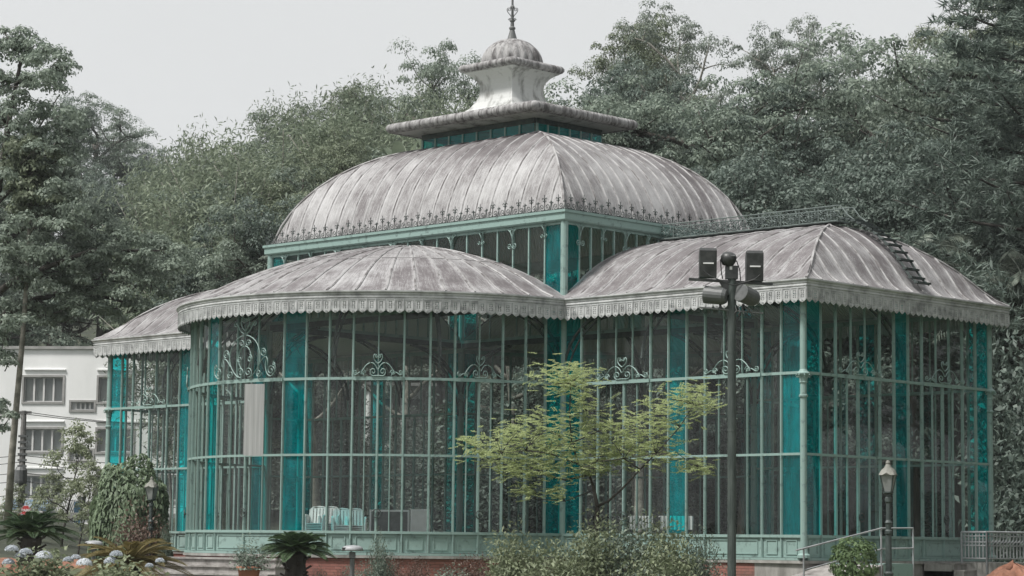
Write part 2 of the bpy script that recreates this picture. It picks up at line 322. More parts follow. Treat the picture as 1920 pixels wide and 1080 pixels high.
# ------------------------------------------------------------------ ground, hill
def build_terrain():
    qs = np.concatenate([np.linspace(-60, 60, 13), np.linspace(65, 260, 60), np.linspace(280, 700, 9)])
    rs = np.concatenate([np.linspace(-420, -110, 6), np.linspace(-90, 90, 61), np.linspace(110, 420, 6)])
    V = []; F = []
    for q in qs:
        for r in rs:
            p = CAM[:2] + FH * q + RH * r; V.append((p[0], p[1], ground(p[0], p[1])))
    nr = len(rs)
    for i in range(len(qs) - 1):
        for j in range(nr - 1):
            F.append((i * nr + j, i * nr + j + 1, (i + 1) * nr + j + 1, (i + 1) * nr + j))
    me = fast_mesh('ground', V, F, LAWN, True); me.materials.append(HILL_M)
    cz = np.array([sum(qs[[f[0] // nr, f[2] // nr]]) / 2 for f in F]); me.polygons.foreach_set('material_index', (cz > 92).astype(np.int32))
    o = link('ground', me); tag(o, kind='structure')
    return o
build_terrain()

# ------------------------------------------------------------------ the glass pavilion
A, NV, W = 8.06, 12.29, 8.26
Z_P, Z_2, Z_T, Z_TOP = 0.59, 2.60, 4.60, 6.72
OV = 0.40
PAV = empty('glass_pavilion', (0, 0, 0))
tag(PAV, 'large green iron and glass pavilion with scalloped eaves and peeling domed roofs', 'pavilion')

class Line:
    def __init__(s, p0, p1):
        s.p = np.array(p0, float); d = np.array(p1, float) - s.p; s.len = float(np.hypot(*d)); s.t = d / s.len; s.n = np.array([s.t[1], -s.t[0]]); s.seg = 1
    def at(s, k): return s.p + s.t * k, s.t, s.n
class Arc:      # runs from angle 180 to 0 so that it travels like the front walls; k is in metres
    def __init__(s, c, r, sign=-1):
        s.c = np.array(c, float); s.r = r; s.len = PI * r; s.sign = sign; s.seg = 2
    def at(s, k):
        a = PI - k / s.r
        if s.sign < 0: return s.c + s.r * np.array([math.cos(a), -math.sin(a)]), np.array([math.sin(a), math.cos(a)]), np.array([math.cos(a), -math.sin(a)])
        return s.c + s.r * np.array([-math.cos(a), math.sin(a)]), np.array([-math.sin(a), -math.cos(a)]), np.array([-math.cos(a), math.sin(a)])
def obox(mb, P, T, Nn, w, d0, d1, z0, z1):
    P = np.asarray(P); c = [P - T * w / 2 + Nn * d0, P + T * w / 2 + Nn * d0, P + T * w / 2 + Nn * d1, P - T * w / 2 + Nn * d1]
    V = [(*q, z0) for q in c] + [(*q, z1) for q in c]
    mb.add(V, [(0, 3, 2, 1), (4, 5, 6, 7), (0, 1, 5, 4), (1, 2, 6, 5), (2, 3, 7, 6), (3, 0, 4, 7)])
def rail(mb, path, s0, s1, d0, d1, z0, z1, n=None):
    n = n or max(1, int(path.seg * max(1, round((s1 - s0) / .65)))) if path.seg > 1 else 1
    V = []; F = []
    for i in range(n + 1):
        P, T, Nn = path.at(s0 + (s1 - s0) * i / n)
        V += [(*(P + Nn * d0), z0), (*(P + Nn * d1), z0), (*(P + Nn * d1), z1), (*(P + Nn * d0), z1)]
    for i in range(n):
        for k in range(4): F.append((i * 4 + k, i * 4 + (k + 1) % 4, (i + 1) * 4 + (k + 1) % 4, (i + 1) * 4 + k))
    F += [(0, 1, 2, 3), (n * 4 + 3, n * 4 + 2, n * 4 + 1, n * 4)]
    mb.add(V, [f[::-1] for f in F])
def quad(mb, path, s0, s1, z0, z1, off=0.0, off2=None):
    off2 = off if off2 is None else off2
    n = 1 if path.seg == 1 or s1 - s0 < .8 else 2
    for i in range(n):
        a, b_ = s0 + (s1 - s0) * i / n, s0 + (s1 - s0) * (i + 1) / n
        P, T, Nn = path.at(a); Q, T2, N2 = path.at(b_)
        mb.add([(*(P + Nn * off), z0), (*(Q + N2 * off2), z0), (*(Q + N2 * off2), z1), (*(P + Nn * off), z1)], [(0, 1, 2, 3)])

# --- scroll ironwork, drawn in the local x-z plane
def spiral(cx, cz, r, a0, turns, sgn=1, n=16, r1=.18):
    return [(cx + r * (1 - (1 - r1) * k / n) * math.cos(a0 + sgn * 2 * PI * turns * k / n), 0, cz + r * (1 - (1 - r1) * k / n) * math.sin(a0 + sgn * 2 * PI * turns * k / n)) for k in range(n + 1)]
def mirror(pts): return [(-x, y, z) for x, y, z in pts]
def scroll_mesh(name, curves, r, mat=None, sym=True):
    mb = MB()
    for c in curves:
        mb.tube(c, r, 4)
        if sym: mb.tube(mirror(c), r, 4)
    return mb.mesh(name, mat or IRON)
def bez(p0, p1, p2, p3, n=10):
    return [((1 - t) ** 3 * p0[0] + 3 * t * (1 - t) ** 2 * p1[0] + 3 * t * t * (1 - t) * p2[0] + t ** 3 * p3[0], 0, (1 - t) ** 3 * p0[1] + 3 * t * (1 - t) ** 2 * p1[1] + 3 * t * t * (1 - t) * p2[1] + t ** 3 * p3[1]) for t in [k / n for k in range(n + 1)]]
GR_S = scroll_mesh('scroll_grille', [
    bez((0, .36), (.20, .46), (.19, .66), (.07, .62)) + spiral(.05, .565, .05, PI / 2, 1.1, -1),
    bez((.02, .20), (.16, .50), (.42, .42), (.60, .06)) ,
    [(0, 0, .02)] + spiral(.17, .13, .12, -PI / 2, 1.3, 1), spiral(.52, .10, .085, PI, 1.4, -1),
    bez((.48, .02), (.6, .24), (.74, .02), (.80, .04)) + spiral(.80, .11, .075, -PI / 2, 1.3, 1)], .016)
GR_L = scroll_mesh('scroll_grille', [
    [(0, 0, 0), (0, 0, 1.86)], bez((0, 1.5), (.25, 1.62), (.22, 1.98), (.08, 1.95)) + spiral(.06, 1.86, .09, PI / 2, 1.2, -1), bez((.05, 1.40), (.3, 1.5), (.3, 1.75), (.42, 1.78)) + spiral(.40, 1.70, .085, PI / 2, 1.2, -1),
    bez((.06, 1.36), (.62, 1.25), (.72, .75), (.62, .45)) + bez((.62, .45), (.5, .2), (.3, .05), (.22, .04)), bez((.02, 1.02), (.3, .98), (.36, .5), (.12, .3)), spiral(.14, 1.1, .12, 0, 1.3, 1), spiral(.16, .2, .17, -PI / 2, 1.5, 1), spiral(.22, .62, .12, PI / 2, 1.4, -1),
    bez((.66, .5), (.64, .95), (.80, .92), (.86, .90)) + spiral(.80, .78, .13, PI / 2, 1.5, -1), bez((.62, .4), (.9, .85), (1.05, .6), (.98, .4)), spiral(.62, .16, .13, 0, 1.5, -1),
    bez((.95, .62), (.8, .3), (1.0, .02), (1.15, .04)) + spiral(1.14, .22, .18, -PI / 2, 1.6, 1), bez((1.2, .1), (1.42, .2), (1.3, .42), (1.24, .5)) + spiral(1.28, .42, .07, PI / 2, 1.1, 1)], .017)
CREST = scroll_mesh('cresting_scroll', [[(0, 0, 0), (0, 0, .43)], bez((0, .26), (.03, .36), (.08, .37), (.085, .30)), bez((0, .20), (.02, .27), (.05, .29), (.06, .25)), bez((0, .10), (-.005, .0), (.06, .0), (.09, .02)) + spiral(.10, .10, .085, -PI / 2, 1.35, 1),
    bez((.19, .0), (.235, .05), (.24, .16), (.235, .26)), bez((.235, .18), (.21, .24), (.19, .24), (.185, .2))], .0125, IRON_D)
RAILSC = scroll_mesh('rail_scroll', [[(-.3, 0, 0), (-.3, 0, .62)], spiral(-.1, .2, .17, PI, 1.4, -1), spiral(-.1, .46, .13, PI, 1.4, 1), spiral(.17, .33, .14, 0, 1.4, -1), bez((.02, .05), (.2, .1), (.3, .3), (.2, .6))], .018, IRON_M, False)
BRACKET = scroll_mesh('scroll_bracket', [[(0, 0, 0), (0, 0, -.5)], spiral(.09, -.47, .085, PI, 1.4, 1), bez((0, -.30), (.03, -.12), (.13, -.05), (.22, -.03)), spiral(.05, -.06, .045, -PI / 2, 1.2, 1)], .015)

def panel_obj(parent, path, s0, s1, stuff=None):
    mb = stuff or MB(); rail(mb, path, s0, s1, -.03, .0, .07, Z_P - .03)
    i = .09
    if s1 - s0 > .35:
        for (a, b_, z0, z1) in ((s0 + i, s1 - i, .14, .165), (s0 + i, s1 - i, .475, .50)): rail(mb, path, a, b_, 0, .02, z0, z1)
        for s_ in (s0 + i + .0125, s1 - i - .0125):
            P, T, Nn = path.at(s_); obox(mb, P, T, Nn, .025, 0, .02, .168, .472)
    if stuff is None: mb.build('panel', IRON, parent)

def handle(parent, path, s):
    P, T, Nn = path.at(s); mb = MB()
    mb.tube([(.11 * math.cos(t), -.09, .11 * math.sin(t)) for t in np.linspace(0, 2 * PI, 17)], .016, 5, False); mb.box((-.03, -.09, -.03), (.03, 0, .03))
    o = mb.build('door_handle', IRON_D, parent); o.location = (*P, 1.08); o.rotation_euler = (0, 0, math.atan2(T[1], T[0]))

def glazed_wall(path, bays, detail=True, big=()):
    """bays: (s0, s1, type). One part per wall: its rails; panes, mullions, panels, grilles are its sub-parts."""
    L_ = bays[-1][1]; S0 = bays[0][0]
    r = MB()
    rail(r, path, S0, L_, -.06, .075, 0, .06); rail(r, path, S0, L_, -.05, .055, Z_P - .035, Z_P + .035)
    rail(r, path, S0, L_, -.03, .04, Z_2 - .03, Z_2 + .03); rail(r, path, S0, L_, -.035, .045, Z_T - .035, Z_T + .035); rail(r, path, S0, L_, -.05, .05, Z_TOP - .12, Z_TOP)
    for s0, s1, t in bays:
        if t == 'D': rail(r, path, s0, s1, .046, .085, Z_T - .05, Z_T + .045)
    part = r.build('glazed_wall', IRON, PAV)
    mull = MB(); pc = MB(); pt = MB(); pan = MB()
    def mullion(s, w, d, z0, z1):
        mb = MB() if detail else mull
        P, T, Nn = path.at(s); obox(mb, P, T, Nn, w, -d * .3, d * .3, z0, z1); obox(mb, P, T, Nn, w * .45, d * .3, d * .3 + .02, z0 + .002, z1 - .002)
        if detail: mb.build('mullion', IRON, part)
    def pane(s0, s1, z0, z1, teal):
        if detail:
            mb = MB(); quad(mb, path, s0, s1, z0, z1, random.uniform(-.014, .010), random.uniform(-.014, .010)); mb.build('pane', TEAL if teal else CLEAR, part)
        else: quad(pt if teal else pc, path, s0, s1, z0, z1)
    edges = sorted({round(b_[0], 4) for b_ in bays} | {round(bays[-1][1], 4)})
    for s in edges[1:-1]: mullion(s, .062, .09, .062, Z_TOP - .122)
    for s0, s1, t in bays:
        teal = t == 'T'; a, b_ = s0 + .042, s1 - .042
        panel_obj(part, path, a, b_, None if detail else pan)
        if t != 'D':
            for z0, z1 in ((Z_P + .035, Z_2 - .03), (Z_2 + .03, Z_T - .035), (Z_T + .035, Z_TOP - .12)): pane(a, b_, z0, z1, teal)
        else:
            m = (s0 + s1) / 2; n3 = 3 if s1 - s0 > 1.6 and path.seg == 1 else (3 if s1 - s0 > 2 else 2)
            for k in range(n3):
                pane(a + (b_ - a) * k / n3, a + (b_ - a) * (k + 1) / n3, Z_T + .035, Z_TOP - .12, False)
                if k: mullion(a + (b_ - a) * k / n3, .034, .06, Z_T + .036, Z_TOP - .122)
            mullion(m, .068, .10, .064, Z_T - .05)
            for c0, c1 in ((a, m - .047), (m + .047, b_)):
                c = (c0 + c1) / 2; mullion(c, .032, .06, Z_P + .036, Z_T - .052)
                for z0, z1 in ((Z_P + .035, Z_2 - .03), (Z_2 + .03, Z_T - .05)):
                    pane(c0, c - .02, z0, z1, False); pane(c + .02, c1, z0, z1, False)
            if detail:
                P, T, Nn = path.at(m); P = P + Nn * (.10 if (s0, s1) not in big else .12)
                g = link('scroll_grille', GR_L if (s0, s1) in big else GR_S, part, (*P, Z_T + .05), math.atan2(T[1], T[0]))
                w = (s1 - s0) / 2
                g.scale = (w / .90, 1, .92) if (s0, s1) not in big else (w / 1.42, 1, .86)
                handle(part, path, m + .03)
    if not detail:
        for mb, nm, mt in ((mull, 'mullions', IRON), (pc, 'clear_panes', CLEAR), (pt, 'teal_panes', TEAL), (pan, 'panels', IRON)):
            if mb.v: tag(mb.build(nm, mt, part), kind='stuff')
    return part
PAT = ['T', 'C', 'D', 'C', 'T', 'C', 'D', 'C', 'T']
def pattern(length, inset=0.0):
    wd = [1, 1, 3, 1, 1, 1, 3, 1, 1]; u = (length - 2 * inset) / sum(wd); s = inset; out = []
    for w, t in zip(wd, PAT): out.append((s, s + w * u, t)); s += w * u
    return out
def strip(bays, n=None): return bays
X0, X1 = -NV - A, A
glazed_wall(Line((0, 0), (A, 0)), pattern(A, .06))
glazed_wall(Line((A, 0), (A, W)), pattern(W, .06))
glazed_wall(Line((X0, 0), (-NV, 0)), pattern(A, .06))
RA = NV / 2
apse = Arc((-NV / 2, 0), RA)
deg = [180, 173.7, 167.4, 161, 148.6, 142.3, 136, 123.8, 117.4, 111.2, 105, 99.2, 75.2, 68.8, 62.6, 56.5, 44, 37.6, 31.5, 19, 12.45, 6.25, 0]
typ = ['T', 'C', 'C', 'D', 'C', 'C', 'D', 'C', 'C', 'C', 'T', 'D', 'T', 'C', 'C', 'D', 'C', 'C', 'D', 'C', 'C', 'T']
ab = [((180 - deg[i]) / 180 * apse.len, (180 - deg[i + 1]) / 180 * apse.len, typ[i]) for i in range(len(typ))]
ab[0] = (.06, *ab[0][1:]); ab[-1] = (ab[-1][0], apse.len - .06, 'T')
bigbay = [(b_[0], b_[1]) for b_ in ab if b_[1] - b_[0] > 2]
glazed_wall(apse, ab, True, bigbay)
for p0, p1 in (((A, W), (0, W)), ((-NV, W), (X0, W)), ((X0, W), (X0, 0))): glazed_wall(Line(p0, p1), pattern(A if p0[1] == p1[1] else W, .06), False)
glazed_wall(Arc((-NV / 2, W), RA, 1), ab, False)

# --- columns at the corners
def column(x, y, z1=Z_TOP - .02, cap=True, r=.085):
    mb = MB(); mb.lathe([(r * 1.9, .06), (r * 1.9, .13), (r * 1.35, .17), (r * 1.15, .24), (r, .3), (r, Z_T - .62), (r * 1.35, Z_T - .60), (r * 1.35, Z_T - .56), (r, Z_T - .54), (r * .96, Z_T - .27), (r * 1.2, Z_T - .25), (r * 1.1, Z_T - .22), (r * 1.25, Z_T - .12), (r * 1.9, Z_T - .05), (r * 2.0, Z_T - .02), (r * 1.3, Z_T + .03), (r, Z_T + .08), (r, z1)], (x, y, 0), 14)
    if cap:
        for k in range(8):
            t = k * PI / 4; c = (x + r * 1.75 * math.cos(t), y + r * 1.75 * math.sin(t))
            mb.tube([(c[0] + .04 * math.cos(q) * math.cos(t), c[1] + .04 * math.cos(q) * math.sin(t), Z_T - .08 + .04 * math.sin(q)) for q in np.linspace(0, 5.5, 8)], .014, 4)
    return mb.build('column', IRON, PAV, False)
for x, y in ((A, 0), (A, W), (X0, 0), (X0, W)): column(x, y)
def tall_column(x, y):
    mb = MB(); mb.lathe([(.17, .06), (.17, .2), (.11, .3), (.105, 6.6), (.105, 9.06)], (x, y, 0), 12); mb.build('column', IRON, PAV)
for x, y in ((0, 0), (-NV, 0), (0, W), (-NV, W)): tall_column(x, y)

# --- sweep along a polyline with mitred corners
def sweep(mb, pts, prof, caps=True):
    pts = [np.array(p, float) for p in pts]; m = len(pts); k = len(prof); V = []
    for i, p in enumerate(pts):
        ds = []
        if i > 0: d = p - pts[i - 1]; ds.append(d / np.hypot(*d))
        if i < m - 1: d = pts[i + 1] - p; ds.append(d / np.hypot(*d))
        ns = [np.array([d[1], -d[0]]) for d in ds]; nn = sum(ns); nn = nn / np.hypot(*nn); nn = nn / max(.35, float(nn @ ns[0]))
        for o, z in prof: V.append((*(p + nn * o), z))
    F = [(i * k + j, (i + 1) * k + j, (i + 1) * k + (j + 1) % k, i * k + (j + 1) % k) for i in range(m - 1) for j in range(k)]
    if caps: F += [tuple(range(k)), tuple((m - 1) * k + j for j in range(k))[::-1]]
    mb.add(V, F)
XE0, XE1, YE0, YE1 = X0 - OV, X1 + OV, -OV, W + OV
RE = RA + OV; TH = math.asin(OV / RE)
def arcpts(cy_, sign, n=48):
    out = []
    for k in range(n + 1):
        a = (PI - TH) + (2 * TH - PI) * k / n
        out.append((-NV / 2 + RE * math.cos(a), cy_ - RE * math.sin(a)) if sign < 0 else (-NV / 2 - RE * math.cos(a), cy_ + RE * math.sin(a)))
    return out
front_path = [(XE0, YE1), (XE0, YE0)] + arcpts(0, -1) + [(XE1, YE0), (XE1, YE1)]
back_path = [(XE1, YE1)] + arcpts(W, 1) + [(XE0, YE1)]
FASC = [(-.02, 6.655), (.0, 6.655), (.0, 6.69), (.018, 6.70), (.018, 6.725), (.004, 6.735), (.004, 6.765), (.022, 6.775), (.022, 6.81), (.045, 6.825), (.06, 6.845), (.06, 6.88), (-.02, 6.88)]
def tooth_mesh():
    mb = MB(); w, h, t = .112, .56, .012
    zz = [0, -.10, -.125, -.24, -.265, -.38, -.415]
    # pierced plate: stiles, cross bars and a figure of eight left standing in the openings
    mb.box((-w, 0, -.42), (-.042, t, 0)); mb.box((.042, 0, -.42), (w, t, 0))
    for z0, z1 in ((-.10, 0), (-.262, -.228), (-.42, -.375)): mb.box((-.042, 0, z0), (.042, t, z1))
    mb.prism([(-w, -.42), (-w, -.46), (-.075, -.475), (-.066, -.51), (-.035, -.525), (0, -h), (.035, -.525), (.066, -.51), (.075, -.475), (w, -.46), (w, -.42)], 0, t)
    for cz in (-.165, -.32):
        mb.prism([((.031) * math.cos(k * PI / 4), cz + .054 * math.sin(k * PI / 4)) for k in range(8)], .003, t - .003)
        mb.box((-.042, .003, cz - .008), (-.02, t - .003, cz + .008)); mb.box((.02, .003, cz - .008), (.042, t - .003, cz + .008))
    mb.box((-w, -.012, -.43), (-w + .016, 0, -.01)); mb.box((w - .016, -.012, -.43), (w, 0, -.01)); mb.box((-w + .016, -.012, -.028), (w - .016, 0, -.01))
    mb.tube([(.03 * math.cos(q), -.006, -.475 + .026 * math.sin(q)) for q in np.linspace(0, 2 * PI, 9)], .007, 4, False)
    return mb.mesh('valance_tooth', TIN)
TOOTH = tooth_mesh()
def valance(path, detail):
    mb = MB(); sweep(mb, path, FASC); part = mb.build('valance', TIN, PAV)
    # split path into straight/curved runs
    runs = []; cur = [np.array(path[0])]
    for i in range(1, len(path)):
        cur.append(np.array(path[i]))
        if i < len(path) - 1:
            d0 = np.array(path[i]) - np.array(path[i - 1]); d1 = np.array(path[i + 1]) - np.array(path[i])
            ang = abs(math.atan2(d0[0] * d1[1] - d0[1] * d1[0], d0 @ d1))
            if ang > .3: runs.append(cur); cur = [np.array(path[i])]
    runs.append(cur); big = MB()
    tv = np.array([v.co[:] for v in TOOTH.vertices]); tf = [tuple(p.vertices) for p in TOOTH.polygons]
    for run in runs:
        seg = [np.hypot(*(run[i + 1] - run[i])) for i in range(len(run) - 1)]; tot = sum(seg); n = round(tot / .243); pitch = tot / n
        for k in range(n):
            s = (k + .5) * pitch; i = 0
            while i < len(seg) - 1 and s > seg[i]: s -= seg[i]; i += 1
            d = (run[i + 1] - run[i]) / seg[i]; p = run[i] + d * s; nn = np.array([d[1], -d[0]]); p = p + nn * .004; rz = math.atan2(d[1], d[0])
            if detail:
                o = link('valance_tooth', TOOTH, part, (*p, 6.658), rz + random.uniform(-.02, .02)); o.scale = (pitch / .236, 1, .66 * random.uniform(.98, 1.02))
            else:
                c, s_ = math.cos(rz), math.sin(rz); big.add([(p[0] + c * x - s_ * y, p[1] + s_ * x + c * y, 6.658 + z * .66) for x, y, z in tv], tf)
    if not detail: tag(big.build('valance_teeth', TIN, part), kind='stuff')
valance(front_path, True); valance(back_path, False)

# --- roofs: each sheet between two seams is a piece
ARM_S = [0, .06, .119, .199, .287, .402, .51, .61, .72, .84, .91, 1.0]; ARM_Z = [6.885, 6.98, 7.12, 7.42, 7.73, 8.05, 8.28, 8.46, 8.62, 8.75, 8.80, 8.83]
APS_S = [0, .04, .084, .16, .237, .394, .554, .718, .884, 1.0]; APS_Z = [6.885, 6.98, 7.10, 7.37, 7.62, 8.02, 8.34, 8.59, 8.77, 8.83]
NAV_S = [0, .03, .08, .16, .27, .40, .55, .72, .88, 1.0]; NAV_Z = [9.36, 9.72, 10.12, 10.57, 11.03, 11.42, 11.76, 12.03, 12.19, 12.26]
def zi(tab, s): return float(np.interp(s, tab[0], tab[1]))
def sheet(part, S, a0, a1, nt=12, na=1, mat=None, name='roof_panel', off=0.0, mb=None):
    own = mb is None; mb = mb or MB(); V = []; UV = []; F = []
    for i in range(na + 1):
        a = a0 + (a1 - a0) * i / na; l = 0.0; prev = None
        for j in range(nt + 1):
            p = np.array(S(a, j / nt)); p[2] += off
            if prev is not None: l += float(np.linalg.norm(p - prev))
            prev = p; V.append(p); UV.append(((a - a0) / (a1 - a0), l) if own else (a, l))
    for i in range(na):
        for j in range(nt): F.append((i * (nt + 1) + j, (i + 1) * (nt + 1) + j, (i + 1) * (nt + 1) + j + 1, i * (nt + 1) + j + 1))
    mb.uv = (mb.uv or []) + UV; mb.add(V, F)
    if own: return mb.build(name, mat or ROOF, part, True)
def roof_field(part, S, stops, nt=12, na=1, seam_r=.026, mat=None):
    for i in range(len(stops) - 1):
        sheet(part, S, stops[i] + .004 * (stops[-1] - stops[0] > 0 or -1), stops[i + 1], nt, na, mat, off=random.uniform(-.004, .006))
    for a in stops[1:-1]:
        pts = [np.array(S(a, j / nt)) + (0, 0, .012) for j in range(nt + 1)]
        if np.linalg.norm(pts[0] - pts[-1]) > .4: MB().tube(pts, seam_r, 4).build('seam', SEAM, part)
def hip_seam(part, pts, r=.034): MB().tube(pts, r, 6).build('hip_cap', SEAM, part)

HIPU, HIPV = 2.55, (W + 2 * OV) / 2
def arm_roof(mir, detail=True):
    X = (lambda u: -NV - u) if mir else (lambda u: u)
    def front(u, t):
        s = t * min(1.0, (XE1 - u) / HIPU); return (X(u), YE0 + HIPV * s, zi((ARM_S, ARM_Z), s))
    def back(u, t):
        s = t * min(1.0, (XE1 - u) / HIPU); return (X(u), YE1 - HIPV * s, zi((ARM_S, ARM_Z), s))
    def end(v, t):
        s = t * max(0.0, min(1.0, (v - YE0) / HIPV, (YE1 - v) / HIPV)); return (X(XE1 - HIPU * s), v, zi((ARM_S, ARM_Z), s))
    mb = MB()
    us = [0.0] + list(np.linspace(0, XE1, 14))[1:]; vs_ = list(np.linspace(YE0, YE1, 15))
    for S, st in ((front, us), (back, us), (end, vs_)):
        for i in range(len(st) - 1): sheet(None, S, st[i], st[i + 1], 12, 1, off=-.05, mb=mb)
    part = mb.build('roof', CEIL, PAV, True)
    roof_field(part, front, us); roof_field(part, end, vs_); roof_field(part, back, us)
    for sg in (0, 1):
        pts = [(X(XE1 - HIPU * s), (YE0 + HIPV * s) if sg == 0 else (YE1 - HIPV * s), zi((ARM_S, ARM_Z), s) + .01) for s in np.linspace(0, 1, 14)]; hip_seam(part, pts)
    return part
arm_r = arm_roof(False); arm_l = arm_roof(True)
def apse_roof(sign):
    cy_ = 0 if sign < 0 else W
    def S(a, t):
        r = RE * (1 - t); x = -NV / 2 + r * math.cos(a); y = cy_ + sign * r * math.sin(a)
        return (x, y, zi((APS_S, APS_Z), t))
    st = list(np.linspace(0, PI, 27)); mb = MB()
    for i in range(26): sheet(None, S, st[i], st[i + 1], 12, 2, off=-.05, mb=mb)
    mb.uv = [(a * 4, l) for a, l in mb.uv]; part = mb.build('roof', CEIL, PAV, True)
    for i in range(26):
        m = MB(); sheet(None, S, st[i], st[i + 1], 14, 3, off=random.uniform(-.003, .005), mb=m); m.uv = [((a - st[i]) / (st[i + 1] - st[i]), l) for a, l in m.uv]; m.build('roof_panel', ROOF_A, part, True)
    for a in st[1:-1]:
        MB().tube([np.array(S(a, t)) + (0, 0, .012) for t in np.linspace(0, .97, 14)], [.032 - .012 * k / 13 for k in range(14)], 4).build('seam', SEAM, part)
    # the joint line across the sheets, half-way up
    MB().tube([np.array(S(a, .42)) + (0, 0, .006) for a in np.linspace(0, PI, 50)], .012, 4).build('cross_joint', SEAM, part)
apse_roof(-1); apse_roof(1)

# --- nave clerestory, band, cresting, vault
NCU, NCV = -6.08, W / 2
LH_U, LH_V = 2.40, 1.45
def clerestory(p0, p1, n, detail=True):
    path = Line(p0, p1); L_ = path.len; part_mb = MB(); rail(part_mb, path, .1, L_ - .1, -.04, .04, 6.9, 7.0); rail(part_mb, path, .1, L_ - .1, -.05, .05, 8.98, 9.06)
    part = part_mb.build('clerestory_wall', IRON, PAV); st = np.linspace(.1, L_ - .1, n + 1); mm = MB(); gg = MB(); tt = MB()
    for i in range(n):
        teal = i in (0, n - 1)
        if detail:
            mb = MB(); quad(mb, path, st[i] + .02, st[i + 1] - .02, 7.0, 8.98, random.uniform(-.012, .006)); mb.build('pane', TEAL if teal else CLEAR, part)
        else: quad(tt if teal else gg, path, st[i] + .02, st[i + 1] - .02, 7.0, 8.98)
        if i:
            mb = MB() if detail else mm; P, T, Nn = path.at(st[i]); obox(mb, P, T, Nn, .042, -.02, .04, 7.0, 8.98)
            if detail: mb.build('mullion', IRON, part)
    if detail:
        for i in range(1, n, 2):
            P, T, Nn = path.at(st[i]); P = P + Nn * .07; o = link('scroll_bracket', BRACKET, part, (*P, 9.04), math.atan2(T[1], T[0])); o.scale = (1, 1, 1.1) if i % 4 == 1 else (.8, 1, .7)
    else:
        tag(mm.build('mullions', IRON, part), kind='stuff'); tag(gg.build('clear_panes', CLEAR, part), kind='stuff'); tag(tt.build('teal_panes', TEAL, part), kind='stuff')
clerestory((-NV, 0), (0, 0), 20); clerestory((0, 0), (0, W), 17); clerestory((0, W), (-NV, W), 20, False); clerestory((-NV, W), (-NV, 0), 17, False)
nave_path = [(-NV, 0), (0, 0), (0, W), (-NV, W), (-NV, 0)]
mb = MB(); BAND = [(-.1, 9.06), (.12, 9.06), (.15, 9.10), (.15, 9.27), (.19, 9.29), (.19, 9.36), (-.1, 9.36)]
def sweep_loop(mb, pts, prof):
    k = len(prof); m = len(pts); V = []
    for i in range(m):
        p = np.array(pts[i]); d0 = p - np.array(pts[i - 1]); d1 = np.array(pts[(i + 1) % m]) - p; d0 /= np.hypot(*d0); d1 /= np.hypot(*d1)
        n0 = np.array([d0[1], -d0[0]]); n1 = np.array([d1[1], -d1[0]]); nn = (n0 + n1); nn /= np.hypot(*nn); nn /= float(nn @ n0)
        V += [(*(p + nn * o), z) for o, z in prof]
    mb.add(V, [(i * k + j, ((i + 1) % m) * k + j, ((i + 1) % m) * k + (j + 1) % k, i * k + (j + 1) % k) for i in range(m) for j in range(k)])
sweep_loop(mb, nave_path[:4], BAND); band = mb.build('eaves_band', IRON, PAV)
mb = MB(); sweep_loop(mb, nave_path[:4], [(.10, 9.362), (.14, 9.362), (.14, 9.385), (.10, 9.385)]); crest = mb.build('cresting', IRON_D, PAV)
for (p0, p1, n) in ((nave_path[0], nave_path[1], 25), (nave_path[1], nave_path[2], 17), (nave_path[2], nave_path[3], 25), (nave_path[3], nave_path[4], 17)):
    ln = Line(p0, p1); s0, s1 = -.12, ln.len + .12; pt = (s1 - s0) / n
    for k in range(n):
        P, T, Nn = ln.at(s0 + (k + .5) * pt); P = P + Nn * .12
        o = link('cresting_scroll', CREST, crest, (*P, 9.38), math.atan2(T[1], T[0])); o.scale = (pt / .49, 1, random.uniform(.93, 1.06)); o.rotation_euler[0] = random.uniform(-.05, .05)
KU0, KU1, KV0, KV1 = (NCU - LH_U) + NV, -(NCU + LH_U), NCV - LH_V, W - (NCV + LH_V)
IN = .02
def nv_front(u, t):
    s = t * max(0, min(1.0, -u / KU1, (u + NV) / KU0)); return (u, IN + KV0 * s, zi((NAV_S, NAV_Z), s))
def nv_back(u, t):
    s = t * max(0, min(1.0, -u / KU1, (u + NV) / KU0)); return (u, W - IN - KV1 * s, zi((NAV_S, NAV_Z), s))
def nv_right(v, t):
    s = t * max(0, min(1.0, v / KV0, (W - v) / KV1)); return (-IN - KU1 * s, v, zi((NAV_S, NAV_Z), s))
def nv_left(v, t):
    s = t * max(0, min(1.0, v / KV0, (W - v) / KV1)); return (-NV + IN + KU0 * s, v, zi((NAV_S, NAV_Z), s))
mb = MB(); us = list(np.linspace(-NV, 0, 22)); vs_ = list(np.linspace(0, W, 18))
for S, st in ((nv_front, us), (nv_back, us), (nv_right, vs_), (nv_left, vs_)):
    for i in range(len(st) - 1): sheet(None, S, st[i], st[i + 1], 14, 1, off=-.05, mb=mb)
nroof = mb.build('roof', CEIL, PAV, True)
for S, st in ((nv_front, us), (nv_right, vs_), (nv_left, vs_), (nv_back, us)): roof_field(nroof, S, st, 16, mat=ROOF_N)
for ku, kv, u0, v0 in ((-KU1, KV0, -IN, IN), (KU0, KV0, -NV + IN, IN), (-KU1, -KV1, -IN, W - IN), (KU0, -KV1, -NV + IN, W - IN)):
    hip_seam(nroof, [(u0 + ku * s, v0 + kv * s, zi((NAV_S, NAV_Z), s) + .012) for s in np.linspace(0, 1, 18)], .035)

